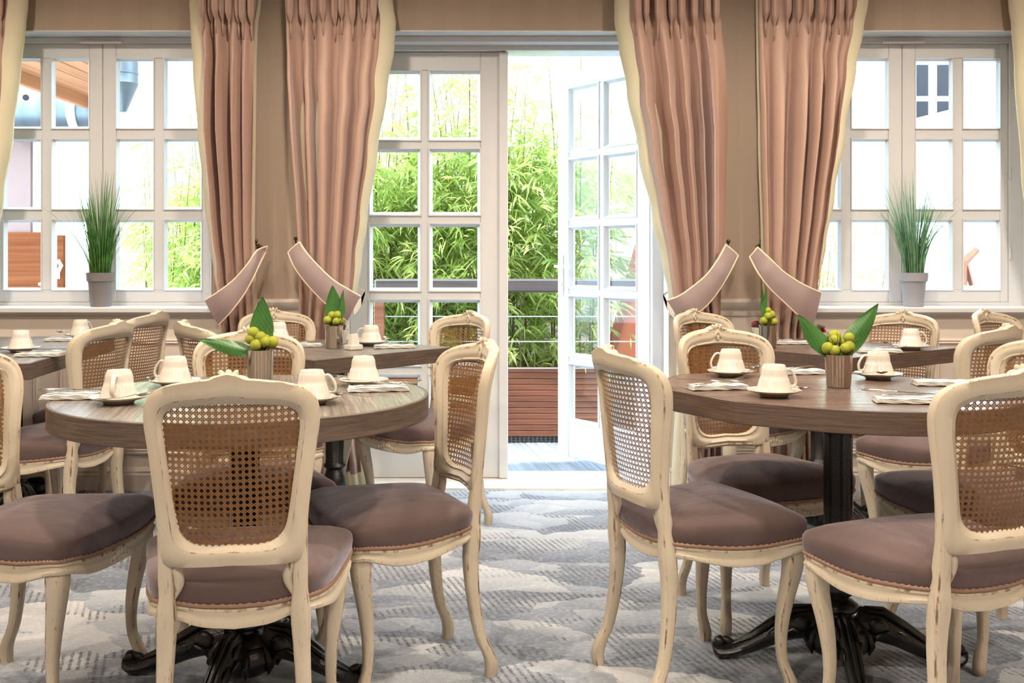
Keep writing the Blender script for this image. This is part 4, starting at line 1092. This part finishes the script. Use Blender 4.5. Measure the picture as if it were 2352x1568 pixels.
m = MB(); m.tube([(X0 + .02, Y0 - .05, Z0), (X0 + .024, Y0 - .057, Z0 - .002)], .026, 14); m.build('lens', DARKG, sc_)
m = MB(); m.tube([(X0 - .06, Y0 + .1, Z0 + .05), (X0 - .12, Y0 + .2, Z0 + .2), (X0 - .12, Y0 + .4, Z0 + .3)], .03, 10); m.ell((X0 - .10, Y0 + .2, Z0 + .16), (.09, .08, .10), 14, 8); m.build('mount', PLASTIC, sc_)

rb = obj('neighbour_building', None, loc=(0, 0, 0), label='white house with a dark paned window seen in the right window', cat='building')
MB().box((3.25, 9.72, -.5), (8.0, 9.9, 6)).build('facade', RENDW, rb, 0)
x0, _, z1 = PX(2085, 60, 9.6); x1, _, z0 = PX(2192, 310, 9.6)
w_ = MB(); w_.box((x0, 9.57, z0), (x1, 9.6, z1)); win = w_.build('window', PAINT, rb, 0)
for i in range(2):
    for j in range(3):
        a_, b_ = x0 + .03 + i * (x1 - x0) * .53, x0 + (x1 - x0) * (.40 + i * .57); c_ = z0 + .02 + j * (z1 - z0) / 3; d_ = c_ + (z1 - z0) / 3 - .05
        MB().box((a_, 9.555, c_), (b_, 9.57, d_)).build('pane', DARKG, win, 0)
lean = obj('lean_to_roof', None, loc=(0, 0, 0), label='white lean-to with sloping gutter seen in the right window', cat='building')
poly = [PX(2060, 310, 8.6), PX(2400, 225, 8.6), PX(2400, 700, 8.6), PX(2060, 700, 8.6)]
m = MB(); m.add([(p[0], 8.6, p[2]) for p in poly] + [(p[0], 8.9, p[2]) for p in poly], [(0, 1, 2, 3), (7, 6, 5, 4), (0, 4, 5, 1), (1, 5, 6, 2), (2, 6, 7, 3), (3, 7, 4, 0)]); m.build('wall', RENDW, lean, 0)
a_, b_ = PX(2060, 296, 8.5), PX(2400, 212, 8.5); m = MB(); m.tube([a_, b_], .05, 10); m.build('gutter', RENDER_, lean)
m = MB(); m.add([(a_[0], 8.45, a_[2] - .07), (b_[0], 8.45, b_[2] - .07), (b_[0], 8.45, b_[2] - .16), (a_[0], 8.45, a_[2] - .16), (a_[0], 8.6, a_[2] - .07), (b_[0], 8.6, b_[2] - .07), (b_[0], 8.6, b_[2] - .16), (a_[0], 8.6, a_[2] - .16)], [(0, 1, 2, 3), (4, 5, 1, 0), (3, 2, 6, 7)]); m.build('fascia', RENDW, lean, 0)
gw = obj('garden_wall', None, loc=(0, 0, 0), label='low grey-white garden wall below the lean-to, seen in the right window', cat='wall')
MB().box((2.35, 7.9, -.5), (6.5, 8.1, 1.48)).build('masonry', RENDER_, gw, 0)
MB().box((2.35, 7.86, 1.48), (6.5, 8.14, 1.53)).build('coping', RENDW, gw, 0)
# bent orange strip standing against the garden wall
rs_ = obj('orange_strip', None, loc=(0, 0, 0), label='bent rust-orange strip against the garden wall', cat='bracket')
m = MB(); P = [PX(2212, 655, 7.86), PX(2216, 600, 7.86), PX(2245, 572, 7.86)]; m.tube(P, [.03, .035, .025], 4); m.tube([PX(2218, 605, 7.86), PX(2232, 655, 7.86)], [.025, .02], 4); m.build('strip', plain('terracotta', (.14, .05, .025), .8, .2), rs_, 30)

# closed orange parasol
pa = obj('closed_parasol', None, loc=(0, 0, 0), label='closed orange parasol behind the open door leaf', cat='parasol')
px_, py_ = 1.12, 6.96
m = MB()
def cone(u, v):
    a = 2 * pi * u; z = 2.25 - 1.80 * v; r = .03 + .40 * v ** 1.1; r *= 1 + .22 * cos(8 * a + 2.5 * v); return (px_ + r * cos(a), py_ + r * sin(a) * .8, z)
m.grid(cone, 64, 24, cu=True); m.build('canopy', ORANGE, pa, 179)
m = MB(); m.tube([(px_, py_, -.1), (px_, py_, 2.35)], .02, 10); m.build('pole', HARD, pa)
m = MB(); m.tube([(px_ + .36 * cos(q), py_ + .29 * sin(q), .78 + .1 * cos(q + 1)) for q in [2 * pi * k / 24 for k in range(25)]], .02, 8); m.build('strap', ORANGE, pa)
